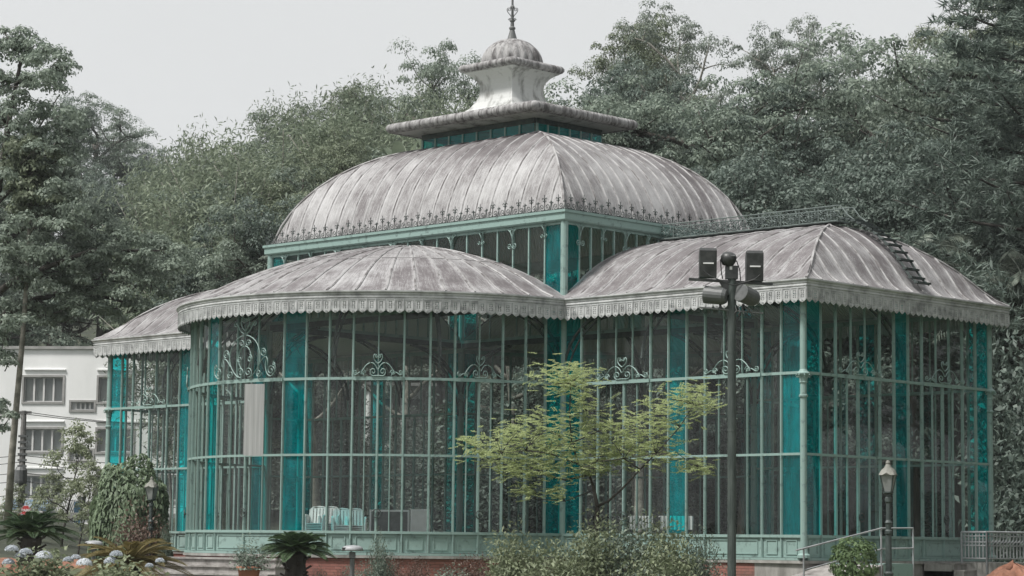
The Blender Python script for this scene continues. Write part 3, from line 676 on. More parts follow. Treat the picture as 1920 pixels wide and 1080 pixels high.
# --- lantern
def rect(hu, hv): return [(NCU - hu, NCV - hv), (NCU + hu, NCV - hv), (NCU + hu, NCV + hv), (NCU - hu, NCV + hv)]
LZ0, LZ1 = 12.0, 12.66
for k in range(4):
    q = rect(LH_U, LH_V); ln = Line(q[k], q[(k + 1) % 4]); r = MB(); rail(r, ln, 0.03, ln.len - .03, -.03, .03, LZ0, LZ0 + .06); rail(r, ln, .03, ln.len - .03, -.03, .03, LZ1 - .1, LZ1 + .05)
    part = r.build('lantern_wall', IRON_D, PAV); n = 8 if k % 2 == 0 else 6
    st = np.linspace(.03, ln.len - .03, n + 1)
    for i in range(n):
        mb = MB(); quad(mb, ln, st[i] + .02, st[i + 1] - .02, LZ0 + .06, LZ1 - .1); mb.build('pane', TEAL, part)
        mb = MB(); P, T, Nn = ln.at(st[i] + (.03 if i == 0 else 0)); obox(mb, P, T, Nn, .05, -.028, .04, LZ0 + .062, LZ1 - .102); mb.build('mullion', IRON, part)
def cushion(hu, hv, z, rad, rz_, n=10):
    V = []; prof = []
    for k in range(n):
        t = -PI / 2 + PI * k / (n - 1); prof.append((rad * math.cos(t), z + rz_ * math.sin(t)))
    return prof
def rope_band(name, hu, hv, z, rad, rz_, parent, pitch):
    """rolled moulding with twisted flutes: one closed sweep whose radius swells with each twist"""
    q = rect(hu, hv); ring = []
    for k in range(4):
        a, b_ = np.array(q[k]), np.array(q[(k + 1) % 4]); n = int(np.hypot(*(b_ - a)) / pitch * 4)
        d = (b_ - a) / np.hypot(*(b_ - a)); nn = np.array([d[1], -d[0]])
        for j in range(n): ring.append((a + (b_ - a) * j / n if j else a, nn if j else None))
    V = []; kk = 10; m = len(ring); F = []
    for i, (p, nn) in enumerate(ring):
        if nn is None:
            n0, n1 = ring[i - 1][1], ring[(i + 1) % m][1]; nn = (n0 + n1) * .88
        for j in range(kk):
            t = -PI / 2 + 2 * PI * j / kk; g = 1 + .06 * math.cos(2 * PI * (i / 4.0) - t * 1.2)
            V.append((*(p + nn * rad * g * math.cos(t)), z + rz_ * g * math.sin(t)))
    for i in range(m):
        for j in range(kk): F.append((i * kk + j, ((i + 1) % m) * kk + j, ((i + 1) % m) * kk + (j + 1) % kk, i * kk + (j + 1) % kk))
    return MB().add(V, F).build(name, LEAD, parent, True)
# eave slab (soffit), rolled edge, concave pedestal, upper roll, ribbed dome, finial
mb = MB(); HU, HV = 2.98, 2.12
q0 = [(*p, 12.71) for p in rect(LH_U + .1, LH_V + .1)]; q1 = [(*p, 12.78) for p in rect(HU, HV)]; q2 = [(*p, 12.93) for p in rect(HU, HV)]; q3 = [(*p, 13.28) for p in rect(1.15, 1.15)]
mb.add(q0 + q1 + q2 + q3, [(0, 3, 2, 1)] + [(4 * a + i, 4 * a + (i + 1) % 4, 4 * (a + 1) + (i + 1) % 4, 4 * (a + 1) + i) for a in range(3) for i in range(4)] + [(12, 13, 14, 15)])
eave = mb.build('lantern_eave', STUCCO, PAV)
rope_band('rolled_edge', HU + .02, HV + .02, 12.90, .15, .15, eave, .15)
mb = MB(); rings = []
PED = [(1.28, 13.17), (1.12, 13.26), (.92, 13.42), (.78, 13.62), (.70, 13.82), (.675, 14.0), (.69, 14.14), (.74, 14.27), (.83, 14.39), (.95, 14.48), (1.03, 14.52), (1.03, 14.56)]
for h, z in PED: rings += [(*p, z) for p in rect(h, h)]
mb.add(rings, [(4 * a + i, 4 * a + (i + 1) % 4, 4 * (a + 1) + (i + 1) % 4, 4 * (a + 1) + i) for a in range(len(PED) - 1) for i in range(4)] + [(3, 2, 1, 0), tuple(4 * (len(PED) - 1) + i for i in range(4))])
ped = mb.build('pedestal', STUCCO, PAV)
rope_band('rolled_edge', 1.03, 1.03, 14.66, .13, .12, ped, .13)
mb = MB(); mb.add([(*p, 14.70) for p in rect(1.03, 1.03)] + [(*p, 14.80) for p in rect(.86, .86)], [(0, 1, 5, 4), (1, 2, 6, 5), (2, 3, 7, 6), (3, 0, 4, 7), (4, 5, 6, 7)]); mb.build('cap_slab', LEAD, ped)
mb = MB(); V = []; F = []; nr_, nz_ = 96, 14
for j in range(nz_ + 1):
    t = PI / 2 * j / nz_ * .97; rr_ = .90 * math.cos(t) ** .92; z = 14.76 + .84 * math.sin(t)
    for k in range(nr_):
        a = 2 * PI * k / nr_; g = 1 + .07 * abs(math.sin(a * 12)) * (math.cos(t) * .6 + .4); V.append((NCU + rr_ * g * math.cos(a), NCV + rr_ * g * math.sin(a), z))
for j in range(nz_):
    for k in range(nr_): F.append((j * nr_ + k, j * nr_ + (k + 1) % nr_, (j + 1) * nr_ + (k + 1) % nr_, (j + 1) * nr_ + k))
F.append(tuple(nz_ * nr_ + k for k in range(nr_))); mb.add(V, F); dome = mb.build('dome', LEAD, PAV, True)
mb = MB(); mb.lathe([(.16, 15.56), (.15, 15.62), (.09, 15.82), (.07, 15.9), (.10, 15.92), (.10, 15.96), (.06, 16.0), (.055, 16.14), (.085, 16.16), (.085, 16.19), (.045, 16.22), (.04, 16.55), (.07, 16.58), (.07, 16.61), (.035, 16.66), (.03, 17.0), (.06, 17.05), (.02, 17.1), (.012, 17.7)], (NCU, NCV, 0), 12)
fin = mb.build('finial', GREYM, PAV)
FSC = scroll_mesh('finial_scroll', [bez((.03, .0), (.03, .12), (.14, .14), (.16, .25)) + spiral(.10, .27, .065, 0, 1.3, 1), spiral(.08, -.02, .04, 0, 1.2, -1)], .012, GREYM)
for k in (0, 1): link('finial_scroll', FSC, fin, (NCU, NCV, 16.25), PI / 4 + k * PI / 2)

# --- ridge walkway and ladder on the right wing roof
zr = 8.83
mb = MB(); mb.bar((-.2, NCV, zr + .10), (XE1 - HIPU + .35, NCV, zr + .10), .5, .05); walk = mb.build('ridge_walkway', IRON_M, PAV)
for sy_ in (-.28, .28):
    mb = MB(); x0, x1 = -.05, XE1 - HIPU + .35
    for z in (.10, .50): mb.tube([(x0, NCV + sy_, zr + z), (x1, NCV + sy_, zr + z)], .018, 5)
    mb.tube([(x1, NCV + sy_, zr + .5), (x1 + .12, NCV + sy_, zr + .49), (x1 + .35, NCV + sy_, zr + .22), (x1 + .55, NCV + sy_, zr + .08)], .018, 5)
    hr = mb.build('walkway_rail', IRON_M, walk)
    n = 10
    for k in range(n): link('rail_scroll', RAILSC, walk, (x0 + (x1 - x0) * (k + .5) / n, NCV + sy_, zr + .11), 0, (1, 1, .62))
mb = MB(); LV = NCV + .3
def end_pt(v, s, lift=0): return np.array((XE1 - HIPU * s, v, zi((ARM_S, ARM_Z), s) + lift))
for dv in (0, .5): mb.tube([end_pt(LV + dv, s, .24) for s in np.linspace(.02, .97, 14)], .03, 5)
lad = mb.build('roof_ladder', IRON_D, PAV)
for s in np.linspace(.03, .95, 14):
    p, q = end_pt(LV - .05, s, .26), end_pt(LV + .55, s, .26); MB().bar(p, q, .13, .05).build('rung', IRON_D, lad)

# --- plinth, floor, interior
mb = MB(); V = []
def plinth(pts, z0, z1, off, mat, name='plinth'):
    m = MB(); uv = []; l = 0; prev = None; V = []; F = []
    for i, p in enumerate(pts):
        p = np.array(p, float)
        if prev is not None: l += float(np.hypot(*(p - prev)))
        prev = p; V += [(p[0], p[1], z0), (p[0], p[1], z1)]; uv += [(l, z0), (l, z1)]
    F = [(2 * i, 2 * i + 2, 2 * i + 3, 2 * i + 1) for i in range(len(pts) - 1)]; m.uv = uv; m.add(V, F); return m.build(name, mat, PAV)
def aps(r, c, sign, n=40, th=0.0): return [(-NV / 2 - r * math.cos(a) , c + sign * r * math.sin(a)) for a in np.linspace(th, PI - th, n)]
po = .03
plinth([(X0 - po, W + po), (X0 - po, -po)] + aps(RA + po, 0, -1) + [(A - 1.5, -po)], -1.6, -.075, po, BRICK_M)
plinth([(A - 1.5, -po), (A + po, -po), (A + po, W + po)] , -1.6, -.075, po, CONC)
plinth([(A + po, W + po)] + [(p[0], p[1]) for p in aps(RA + po, W, 1)][::-1] + [(X0 - po, W + po)], -1.6, -.075, po, BRICK_M)
def outline(o): return [(X0 - o, W + o), (X0 - o, -o)] + aps(RA + o, 0, -1) + [(A + o, -o), (A + o, W + o)] + aps(RA + o, W, 1)[::-1]
mb = MB(); pts = outline(.10); n = len(pts)
mb.add([(*p, -.075) for p in pts] + [(*p, -.004) for p in pts], [tuple(range(n)), tuple(range(2 * n - 1, n - 1, -1))] + [(i, i + n, (i + 1) % n + n, (i + 1) % n) for i in range(n)]); mb.build('plinth_cap', CONC, PAV)
mb = MB(); pts = outline(-.08); mb.add([(*p, .01) for p in pts], [tuple(range(len(pts)))[::-1]]); mb.build('floor', FLOOR_M, PAV)
# arched braces under the nave and wings
def brace(p0, d, rise=1.9, run=2.2, z=4.8):
    mb = MB(); pts = [(p0[0] + d[0] * run * (1 - math.cos(t)), p0[1] + d[1] * run * (1 - math.cos(t)), z + rise * math.sin(t)) for t in np.linspace(0, PI / 2, 10)]
    mb.tube(pts, .045, 5); pts2 = [(p[0] + d[0] * .12, p[1] + d[1] * .12, p[2] - .3 * (1 - k / 9)) for k, p in enumerate(pts)]; mb.tube(pts2, .03, 5)
    for k in range(1, 9, 2): mb.tube([pts[k], pts2[k]], .02, 4)
    mb.build('arched_brace', IRON_D, PAV)
for x, y in ((0, 0), (-NV, 0), (0, W), (-NV, W)):
    sx = 1 if x == 0 else -1; sy_ = 1 if y == 0 else -1
    brace((x, y), (-sx, 0)); brace((x, y), (0, sy_)); brace((x, y), (sx, 0), 1.7, 1.8)
for u in (2.7, 5.4, -NV - 2.7, -NV - 5.4):
    for v, s_ in ((.12, 1), (W - .12, -1)): brace((u, v), (0, s_), 1.9, 2.6, 5.2)
for a in (35, 62, 90, 118, 145):
    for c, sg in ((0, -1), (W, 1)):
        t = math.radians(a); brace((-NV / 2 + (RA - .1) * math.cos(t), c + sg * (RA - .1) * math.sin(t)), (-math.cos(t), -sg * math.sin(t)), 2.0, 3.0, 5.2)
for (p, q) in (((0, 0), (-NV, 0)), ((0, W), (-NV, W)), ((0, 0), (0, W)), ((-NV, 0), (-NV, W))):
    MB().bar((*p, 6.82), (*q, 6.82), .12, .16).build('tie_beam', IRON_D, PAV)

# --- steps of the apse door (stone) and entrance steps of the right wing
ad = math.radians(87.2); sc_c = np.array([-NV / 2 + (RA + .05) * math.cos(ad), -(RA + .05) * math.sin(ad)])
st_root = empty('stone_steps', (sc_c[0], sc_c[1], -1.3)); tag(st_root, 'wide worn stone steps leading up to the curved bay door', 'steps')
for k in range(5):
    mb = MB(); z1 = 1.21 - .2 * k - .02; mb.box((-2.5 - .12 * k, -.55 - .34 * k, 0), (2.3 + .12 * k, .1, z1 - .05)); o = mb.build('riser', STONE, st_root)
    mb = MB(); mb.box((-2.54 - .12 * k, -.60 - .34 * k, z1 - .048), (2.34 + .12 * k, -.55 - .34 * k + .34 if k else .1, z1)); mb.build('tread', STONE, st_root)
e_root = empty('entrance_steps', (A + .12, 6.1, -1.3)); tag(e_root, 'dark concrete entrance steps between the ramp block and grey railing', 'steps')
for k in range(6):
    z1 = 1.26 - .17 * k; mb = MB(); mb.box((.0, -1.15, 0), (.9 + .3 * k, 1.0, z1 - .04)); mb.build('riser', CONC, e_root)
    mb = MB(); mb.box((.55 + .3 * k if k else 0, -1.15, z1 - .038), (.93 + .3 * k, 1.0, z1)); mb.build('tread', STONE, e_root)

# ------------------------------------------------------------------ vegetation generators
def leaves_np(C, size, Lf, Wf, up=.6, seed=0, aim=None, out=None):
    """one folded rhombic leaf per centre; returns vertices and quads"""
    g = np.random.default_rng(seed); n = len(C)
    nrm = g.normal(size=(n, 3)); nrm[:, 2] = np.abs(nrm[:, 2]) + up * 1.6; nrm /= np.linalg.norm(nrm, axis=1, keepdims=True)
    if out is not None:
        nrm = 1.0 * out + .34 * g.normal(size=(n, 3)) + np.array((0, 0, up)); nrm /= np.linalg.norm(nrm, axis=1, keepdims=True)
    t = g.normal(size=(n, 3)) if aim is None else aim + .55 * g.normal(size=(n, 3))
    t -= nrm * (t * nrm).sum(1, keepdims=True); t /= np.linalg.norm(t, axis=1, keepdims=True) + 1e-9
    b = np.cross(nrm, t); k = size * g.uniform(.65, 1.25, size=(n, 1)); l = Lf * k; w = Wf * k
    V = np.empty((n, 4, 3)); V[:, 0] = C - t * l / 2; V[:, 1] = C + b * w / 2 + nrm * w * .18 - t * l * .05; V[:, 2] = C + t * l / 2 - nrm * l * .10; V[:, 3] = C - b * w / 2 + nrm * w * .18 - t * l * .05
    return V.reshape(-1, 3), np.arange(n * 4).reshape(-1, 4)
def limb(mb, p, d, length, r0, r1, seg, bend, g, lift=0.0, n=6):
    pts = [np.array(p, float)]; d = np.array(d, float); d /= np.linalg.norm(d)
    for k in range(seg):
        d = d + g.normal(size=3) * bend + np.array((0, 0, lift)); d /= np.linalg.norm(d); pts.append(pts[-1] + d * length / seg)
    mb.tube([tuple(q) for q in pts], [r0 + (r1 - r0) * k / seg for k in range(seg + 1)], n); return pts, d
def make_tree(seed, H, trunk_r, base, n1, spread, up1, len1, n2, len2, clump, per, leaf, flat=.5, leafm=None, bark=None, n3=2, lift=.02, trunk_lean=0.05, droop=0.0, Lf=1.0, Wf=.5, taper=.45):
    """trunk to height base*H, then n1 main limbs, n2 branches on each, n3 twigs; leaf clumps sit on the twigs"""
    g = np.random.default_rng(seed); mb = MB(); tips = []
    tp, td = limb(mb, (0, 0, -.4), (g.normal() * trunk_lean, g.normal() * trunk_lean, 1), H * .80, trunk_r, trunk_r * .35, 8, .05, g, .03, 8)
    zs = [q[2] for q in tp]
    for i in range(n1):
        f = base + (1 - base) * (i / max(1, n1 - 1)) ** .9 * .98; zz = H * .80 * f
        k = min(7, int(np.searchsorted(zs, zz))); o = tp[min(k, 8)] if k >= len(tp) - 1 else tp[k - 1] + (tp[k] - tp[k - 1]) * ((zz - zs[k - 1]) / max(1e-6, zs[k] - zs[k - 1]))
        a = i * 2.4 + g.uniform(-.5, .5); top = i / max(1, n1 - 1)
        el = up1 * (.55 + .9 * top); d = np.array((math.cos(a) * math.cos(el), math.sin(a) * math.cos(el), math.sin(el)))
        ln = len1 * H * (1.08 - taper * top) * g.uniform(.8, 1.15)
        r1 = trunk_r * (.50 - .22 * top); lp, ld = limb(mb, o, d * (spread, spread, 1), ln, r1, r1 * .3, 6, .16, g, lift, 6)
        for j in range(n2):
            s = g.uniform(.3, 1.0); q = lp[int(s * 6)]; dd = ld * .6 + g.normal(size=3) * .75; dd[2] = abs(dd[2]) * .55 + .12 - droop
            bp_, bd = limb(mb, q, dd, len2 * H * g.uniform(.6, 1.2), r1 * .32, r1 * .09, 4, .2, g, lift - droop * .1, 4)
            tips.append(bp_[-1]); tips.append(bp_[2] * .4 + bp_[3] * .6)
            for _ in range(n3):
                e = bp_[g.integers(2, 5)] + g.normal(size=3) * (len2 * H * .35, len2 * H * .35, len2 * H * .16); tips.append(e)
        tips.append(lp[-1]); 
    tips.append(tp[-1] + (0, 0, .3))
    T = np.array(tips); m = len(T); cen = np.repeat(T, per, 0); cs = np.repeat(clump * g.uniform(.55, 1.35, size=m), per)
    off = g.normal(size=(m * per, 3)); off /= np.linalg.norm(off, axis=1, keepdims=True); off *= (g.uniform(0, 1, size=(m * per, 1)) ** .33)
    off[:, 2] = np.where(off[:, 2] < -.15, -off[:, 2] * .6, off[:, 2]); out = off / (np.linalg.norm(off, axis=1, keepdims=True) + 1e-6)
    off[:, 2] = off[:, 2] * flat * 1.25 - (off[:, 0] ** 2 + off[:, 1] ** 2) * .30
    C = cen + off * cs[:, None]; aim = off.copy(); aim[:, 2] -= .25 + droop
    V, F = leaves_np(C, leaf, Lf, Wf, .35, seed + 1, aim, out)
    return mb.mesh('trunk', bark or BARK, True), fast_mesh('crown', V, F, leafm or LEAF_G), float(np.percentile(V[:, 2], 99.7))
def make_bamboo(seed, H, n=34):
    g = np.random.default_rng(seed); mb = MB(); Cs = []; aims = []
    for i in range(n):
        a = g.uniform(0, 2 * PI); rr_ = g.uniform(0, 1.2); d = np.array((math.cos(a), math.sin(a), 0)); h = H * g.uniform(.6, 1.0); lean = g.uniform(.10, .34)
        pts = [d * rr_ + np.array((0, 0, -.3)) + d * lean * h * t ** 2.4 + np.array((0, 0, h * (t - .12 * t ** 4))) for t in np.linspace(0, 1, 8)]
        mb.tube([tuple(p) for p in pts], [.05 - .04 * k / 7 for k in range(8)], 4)
        for k in range(70):
            t = g.uniform(.16, 1.0) ** .8; p = d * rr_ + d * lean * h * t ** 2.4 + np.array((0, 0, h * (t - .12 * t ** 4)))
            e = g.normal(size=3) * (.55, .55, .16); m = 12; q = p + e * (1.3 - .6 * t); Cs.append(q + g.normal(size=(m, 3)) * (.24, .24, .2)); am = e * .8 + np.array((0, 0, -.5)); aims.append(np.repeat(am[None], m, 0))
    V, F = leaves_np(np.concatenate(Cs), .22, 1.0, .24, .25, seed + 1, np.concatenate(aims))
    return mb.mesh('trunk', BARK_P, True), fast_mesh('crown', V, F, LEAF_B), float(np.percentile(V[:, 2], 99.7))
def make_bush(seed, R, Hh, n, leaf, mat, Lf=1.0, Wf=.5, lumps=14, up=.5, shell=.55):
    g = np.random.default_rng(seed); cen = g.normal(size=(lumps, 3)); cen /= np.linalg.norm(cen, axis=1, keepdims=True); cen *= g.uniform(.15, .72, size=(lumps, 1)); cen[:, 2] = np.abs(cen[:, 2])
    idx = g.integers(0, lumps, n); off = g.normal(size=(n, 3)); off /= np.linalg.norm(off, axis=1, keepdims=True); rr_ = g.uniform(0, 1, size=(n, 1)) ** shell * .42
    C = cen[idx] + off * rr_; C[:, 2] = np.maximum(.02, C[:, 2]); C[:, 2] /= np.percentile(C[:, 2], 99.5); C[:, :2] /= np.percentile(np.abs(C[:, :2]), 99); cen[:, :2] *= .8; aim = off + cen[idx] * .5; C = C * (R, R, Hh)
    V, F = leaves_np(C, leaf, Lf, Wf, up, seed + 1, aim)
    mb = MB()
    for k in range(6):
        a = g.uniform(0, 2 * PI); c = cen[k] * (R, R, Hh); mb.tube([(.05 * math.cos(a), .05 * math.sin(a), -.1), tuple(c * .45), tuple(c)], [.035, .022, .008], 4)
    return mb.mesh('stem', BARK_D, True), fast_mesh('foliage', V, F, mat), Hh
def frond(mb, o, a, el, length, nleaf, ll, lw, sag, g, fold=.5, curl=0.0):
    """arching rachis with paired leaflets; faces go into the list mb"""
    d = np.array((math.cos(a), math.sin(a), 0)); s = np.array((-math.sin(a), math.cos(a), 0)); pts = []
    for t in np.linspace(0, 1, nleaf + 1):
        pts.append(np.array(o) + d * length * (math.cos(el) * t + .10 * sag * t * t) + np.array((0, 0, 1)) * length * (math.sin(el) * t - sag * t ** 2.1))
    for i in range(1, nleaf + 1):
        p = pts[i]; tg = pts[i] - pts[i - 1]; tg /= np.linalg.norm(tg); nn = np.cross(tg, s); t = i / nleaf
        L_ = ll * (math.sin(PI * (.12 + .86 * t)) ** .6) * g.uniform(.9, 1.1)
        for sg in (-1, 1):
            e = s * sg * .85 + tg * .55 + nn * fold * (-1 if nn[2] < 0 else 1) * (1 - curl) - np.array((0, 0, 1)) * curl * 1.2; e /= np.linalg.norm(e); w = np.cross(e, nn); w /= np.linalg.norm(w) + 1e-9
            q = p + e * L_ * .55; tip = p + e * L_ - np.array((0, 0, 1)) * L_ * (.10 + curl * .5)
            mb.add([p - w * lw * .4, q - w * lw, tip, q + w * lw], [(0, 1, 2, 3)])
    mb.tube([tuple(p) for p in pts], [lw * 1.6 * (1 - .8 * k / nleaf) for k in range(nleaf + 1)], 4, False)
def make_cycad(seed, mat, n=30, length=.95, trunk=.45, el0=.25, el1=1.25, sag=.38):
    g = np.random.default_rng(seed); fr = MB(); tk = MB(); tk.lathe([(.17, -.2), (.19, trunk * .3), (.16, trunk * .7), (.18, trunk), (.05, trunk + .1)], (0, 0, 0), 10)
    for k in range(16):
        a = k * 2.4; z = trunk * (k + .5) / 16; tk.bar((.15 * math.cos(a), .15 * math.sin(a), z), (.25 * math.cos(a), .25 * math.sin(a), z + .06), .06, .03)
    for i in range(n):
        frond(fr, (0, 0, trunk + .03), i * 2.39996 + g.uniform(-.2, .2), el0 + (el1 - el0) * (i / n) ** 1.2 + g.uniform(-.08, .08), length * g.uniform(.85, 1.1), 34, .17, .012, sag * g.uniform(.8, 1.3), g, .35)
    return tk.mesh('trunk', BARK_D), fr.mesh('fronds', mat)
def make_palm(seed, H, n=16, length=3.2, trunk_r=.16):
    g = np.random.default_rng(seed); tk = MB(); fr = MB(); limb(tk, (0, 0, -.4), (.03, .02, 1), H + .4, trunk_r, trunk_r * .75, 8, .01, g, 0, 8)
    top = np.array(tk.v[-1]) * 0 + np.mean(np.array(tk.v[-8:]), 0)
    for i in range(n): frond(fr, top, i * 2.39996, .05 + 1.15 * (i / n) + g.uniform(-.1, .1), length * g.uniform(.85, 1.1), 40, .80, .022, .62 * g.uniform(.8, 1.3), g, .15, .55)
    return tk.mesh('trunk', BARK_D, True), fr.mesh('fronds', FROND_P)
def put(name, protos, loc, rz, scale, label, cat, group=None, names=None):
    """a plant: an empty at its base with its parts"""
    e = empty(name, loc, rz, 1.0); e.scale = (scale,) * 3 if isinstance(scale, (int, float)) else scale
    for me in protos[:2]: link(me.name.split('.')[0], me, e)
    tag(e, label, cat, group); return e

P_BROAD = make_tree(11, 14, .42, .38, 10, 1.25, .45, .40, 7, .18, .72, 135, .14, .42, LEAF_G, n3=2)
P_BROAD2 = make_tree(12, 14, .42, .34, 11, 1.3, .38, .40, 7, .17, .70, 135, .14, .40, LEAF_D, n3=2)
P_TALL = make_tree(13, 17, .34, .42, 12, .9, .75, .25, 6, .12, .72, 130, .135, .5, LEAF_O, n3=2)
P_AIRY = make_tree(14, 17, .28, .48, 9, 1.1, .6, .25, 5, .11, .62, 110, .13, .42, LEAF_W, bark=BARK_P, n3=1)
P_DENSE = make_tree(15, 12, .32, .25, 13, 1.0, .6, .30, 6, .16, .68, 130, .135, .5, LEAF_D, n3=2)
P_DENSE2 = make_tree(16, 12, .32, .22, 12, 1.05, .5, .32, 6, .16, .68, 130, .14, .48, LEAF_G, n3=2)
P_BAM = make_bamboo(17, 11); P_BAM2 = make_bamboo(18, 10, 30)
P_BUSH = make_bush(19, 2.6, 4.2, 20000, .16, LEAF_D, lumps=22); P_BUSH2 = make_bush(20, 2.6, 3.8, 20000, .15, LEAF_W, lumps=20)
KIND = {'b': (P_BROAD, 'broad spreading green tree'), 'B': (P_BROAD2, 'broad dark layered tree'), 't': (P_TALL, 'tall rounded tree'), 'a': (P_AIRY, 'slender airy tree'),
        'd': (P_DENSE, 'dense dark tree'), 'D': (P_DENSE2, 'dense mid green tree'), 'm': (P_BAM, 'feathery pale bamboo clump'), 'M': (P_BAM2, 'low feathery bamboo clump'), 'u': (P_BUSH, 'dark understorey bush'), 'U': (P_BUSH2, 'green understorey bush')}
NAMES = {'b': 'broad_tree', 'B': 'broad_tree', 't': 'tall_tree', 'a': 'airy_tree', 'd': 'dense_tree', 'D': 'dense_tree', 'm': 'bamboo_clump', 'M': 'bamboo_clump', 'u': 'understorey_bush', 'U': 'understorey_bush'}
ORD = ['first', 'second', 'third', 'fourth', 'fifth', 'sixth', 'seventh', 'eighth', 'ninth', 'tenth', 'eleventh', 'twelfth', 'thirteenth', 'fourteenth', 'fifteenth', 'sixteenth', 'seventeenth', 'eighteenth', 'nineteenth', 'twentieth']
def row(where, D, items, group, wid=1.0):
    items = sorted(items)
    for k, (x, y, kd) in enumerate(items):
        dd = D + random.uniform(-4, 4); p = at(x, y, dd); gz = ground(p[0], p[1]); pr, ds = KIND[kd]; h = p[2] - gz
        s = max(.35, h / pr[2]); e = put(NAMES[kd], pr, (p[0], p[1], gz - .1), random.uniform(0, 6.28), s, f'{ds}, {ORD[k]} in {where}', 'bush' if kd in 'uU' else 'bamboo' if kd in 'mM' else 'tree', group)
        e.scale = (s * wid * random.uniform(.92, 1.1), s * wid * random.uniform(.92, 1.1), s)
row('the farthest ridge from left', 225, [(-40, 205, 'd'), (40, 215, 'D'), (95, 190, 'd'), (140, 205, 'a'), (185, 190, 'b'), (232, 258, 'D'), (280, 270, 'd'), (330, 285, 'b'), (385, 285, 'd'), (440, 275, 'D')], 'trees on the far ridge', .8)
row('the hillside row below the far ridge, from left', 180, [(60, 310, 'D'), (130, 300, 'D'), (200, 310, 'd'), (265, 330, 'D'), (330, 335, 'd'), (395, 330, 'm'), (455, 320, 'D')], 'trees below the far ridge', .85)
row('the skyline left of the lantern, from left', 142, [(360, 320, 'm'), (400, 285, 'm'), (445, 255, 'm'), (492, 180, 'a'), (535, 205, 'D'), (585, 200, 'm'), (632, 180, 'm'), (685, 150, 't'), (740, 165, 'm'), (808, 100, 'b'), (858, 165, 'm'), (905, 190, 'm'), (1062, 170, 'm'), (1010, 205, 'm')], 'trees on the skyline left of the lantern', .75)
row('the hillside row left of the dome, from left', 122, [(425, 310, 'm'), (470, 280, 'D'), (535, 250, 'm'), (590, 255, 't'), (650, 240, 'D'), (710, 225, 'm'), (770, 235, 'm'), (830, 240, 'D'), (950, 260, 'D')], 'trees left of the dome')
row('the low hillside row left of the dome, from left', 106, [(415, 400, 'M'), (450, 390, 'd'), (500, 400, 'D'), (560, 360, 'd'), (640, 380, 'D')], 'low trees left of the dome')
row('the right-hand skyline, from left', 128, [(1120, 165, 'd'), (1168, 100, 'd'), (1225, 55, 't'), (1275, 20, 't'), (1345, -15, 'a'), (1395, 20, 'a'), (1475, 75, 'a'), (1565, 50, 'a'), (1625, 105, 'D'), (1680, 95, 'a'), (1755, 25, 't'), (1815, -50, 't'), (1890, -80, 't')], 'trees on the right-hand skyline', .72)
row('the middle row of the right-hand hill, from left', 108, [(1130, 240, 'B'), (1190, 165, 'b'), (1265, 130, 'B'), (1350, 115, 'b'), (1440, 150, 'B'), (1535, 185, 'b'), (1630, 160, 'B'), (1725, 110, 'D'), (1820, 70, 'B'), (1925, 40, 'b')], 'trees in the middle of the right-hand hill')
row('the front row of the right-hand hill, from left', 95, [(1215, 330, 'd'), (1300, 300, 'D'), (1400, 310, 'B'), (1500, 290, 'd'), (1600, 250, 'B'), (1710, 240, 'd'), (1800, 250, 'B'), (1900, 220, 'd')], 'trees in front of the right-hand hill')
row('the hedge line behind the pavilion, from left', 99, [(545, 790, 'U'), (630, 740, 'U'), (720, 850, 'U'), (800, 780, 'U'), (880, 740, 'u'), (980, 740, 'U'), (1080, 760, 'U'), (1180, 720, 'U'), (1290, 750, 'U'), (1400, 720, 'u'), (1510, 740, 'U'), (1620, 700, 'U'), (1730, 730, 'u'), (1850, 690, 'U')], 'bushes behind the pavilion')
row('the pale-trunked row seen through the glass, from left', 94, [(612, 470, 'a'), (752, 430, 'a'), (985, 420, 'a'), (1190, 400, 'a'), (1560, 380, 'a')], 'pale-trunked trees behind the pavilion')
# tall trees of the same wood standing just beyond the right picture edge; they shade the end wall
for k, (q, r, h, kd) in enumerate(((44, 24, 16, 'D'), (50, 26, 18, 'd'), (56, 27, 19, 'd'), (62, 28, 20, 'B'), (68, 29, 20, 'd'), (75, 31, 20, 'D'), (59, 37, 22, 'd'), (67, 39, 22, 'B'))):
    pr, ds = KIND[kd]; p = CAM[:2] + FH * q + RH * r; put(NAMES[kd], pr, (p[0], p[1], -1.4), k * 1.3, h / pr[2], f'{ds} just beyond the right picture edge, {ORD[k]} from the viewer', 'tree', 'trees beyond the right edge')
row('the wood beyond the left picture edge, from left', 150, [(-620, 330, 'D'), (-520, 300, 'd'), (-430, 280, 'b'), (-340, 300, 'D'), (-250, 260, 'd'), (-160, 280, 'b'), (-80, 300, 'D')], 'trees beyond the left edge')

# ------------------------------------------------------------------ single trees and garden plants
def base_at(x, D):
    p = at(x, 900, D); return np.array((p[0], p[1], ground(p[0], p[1])))
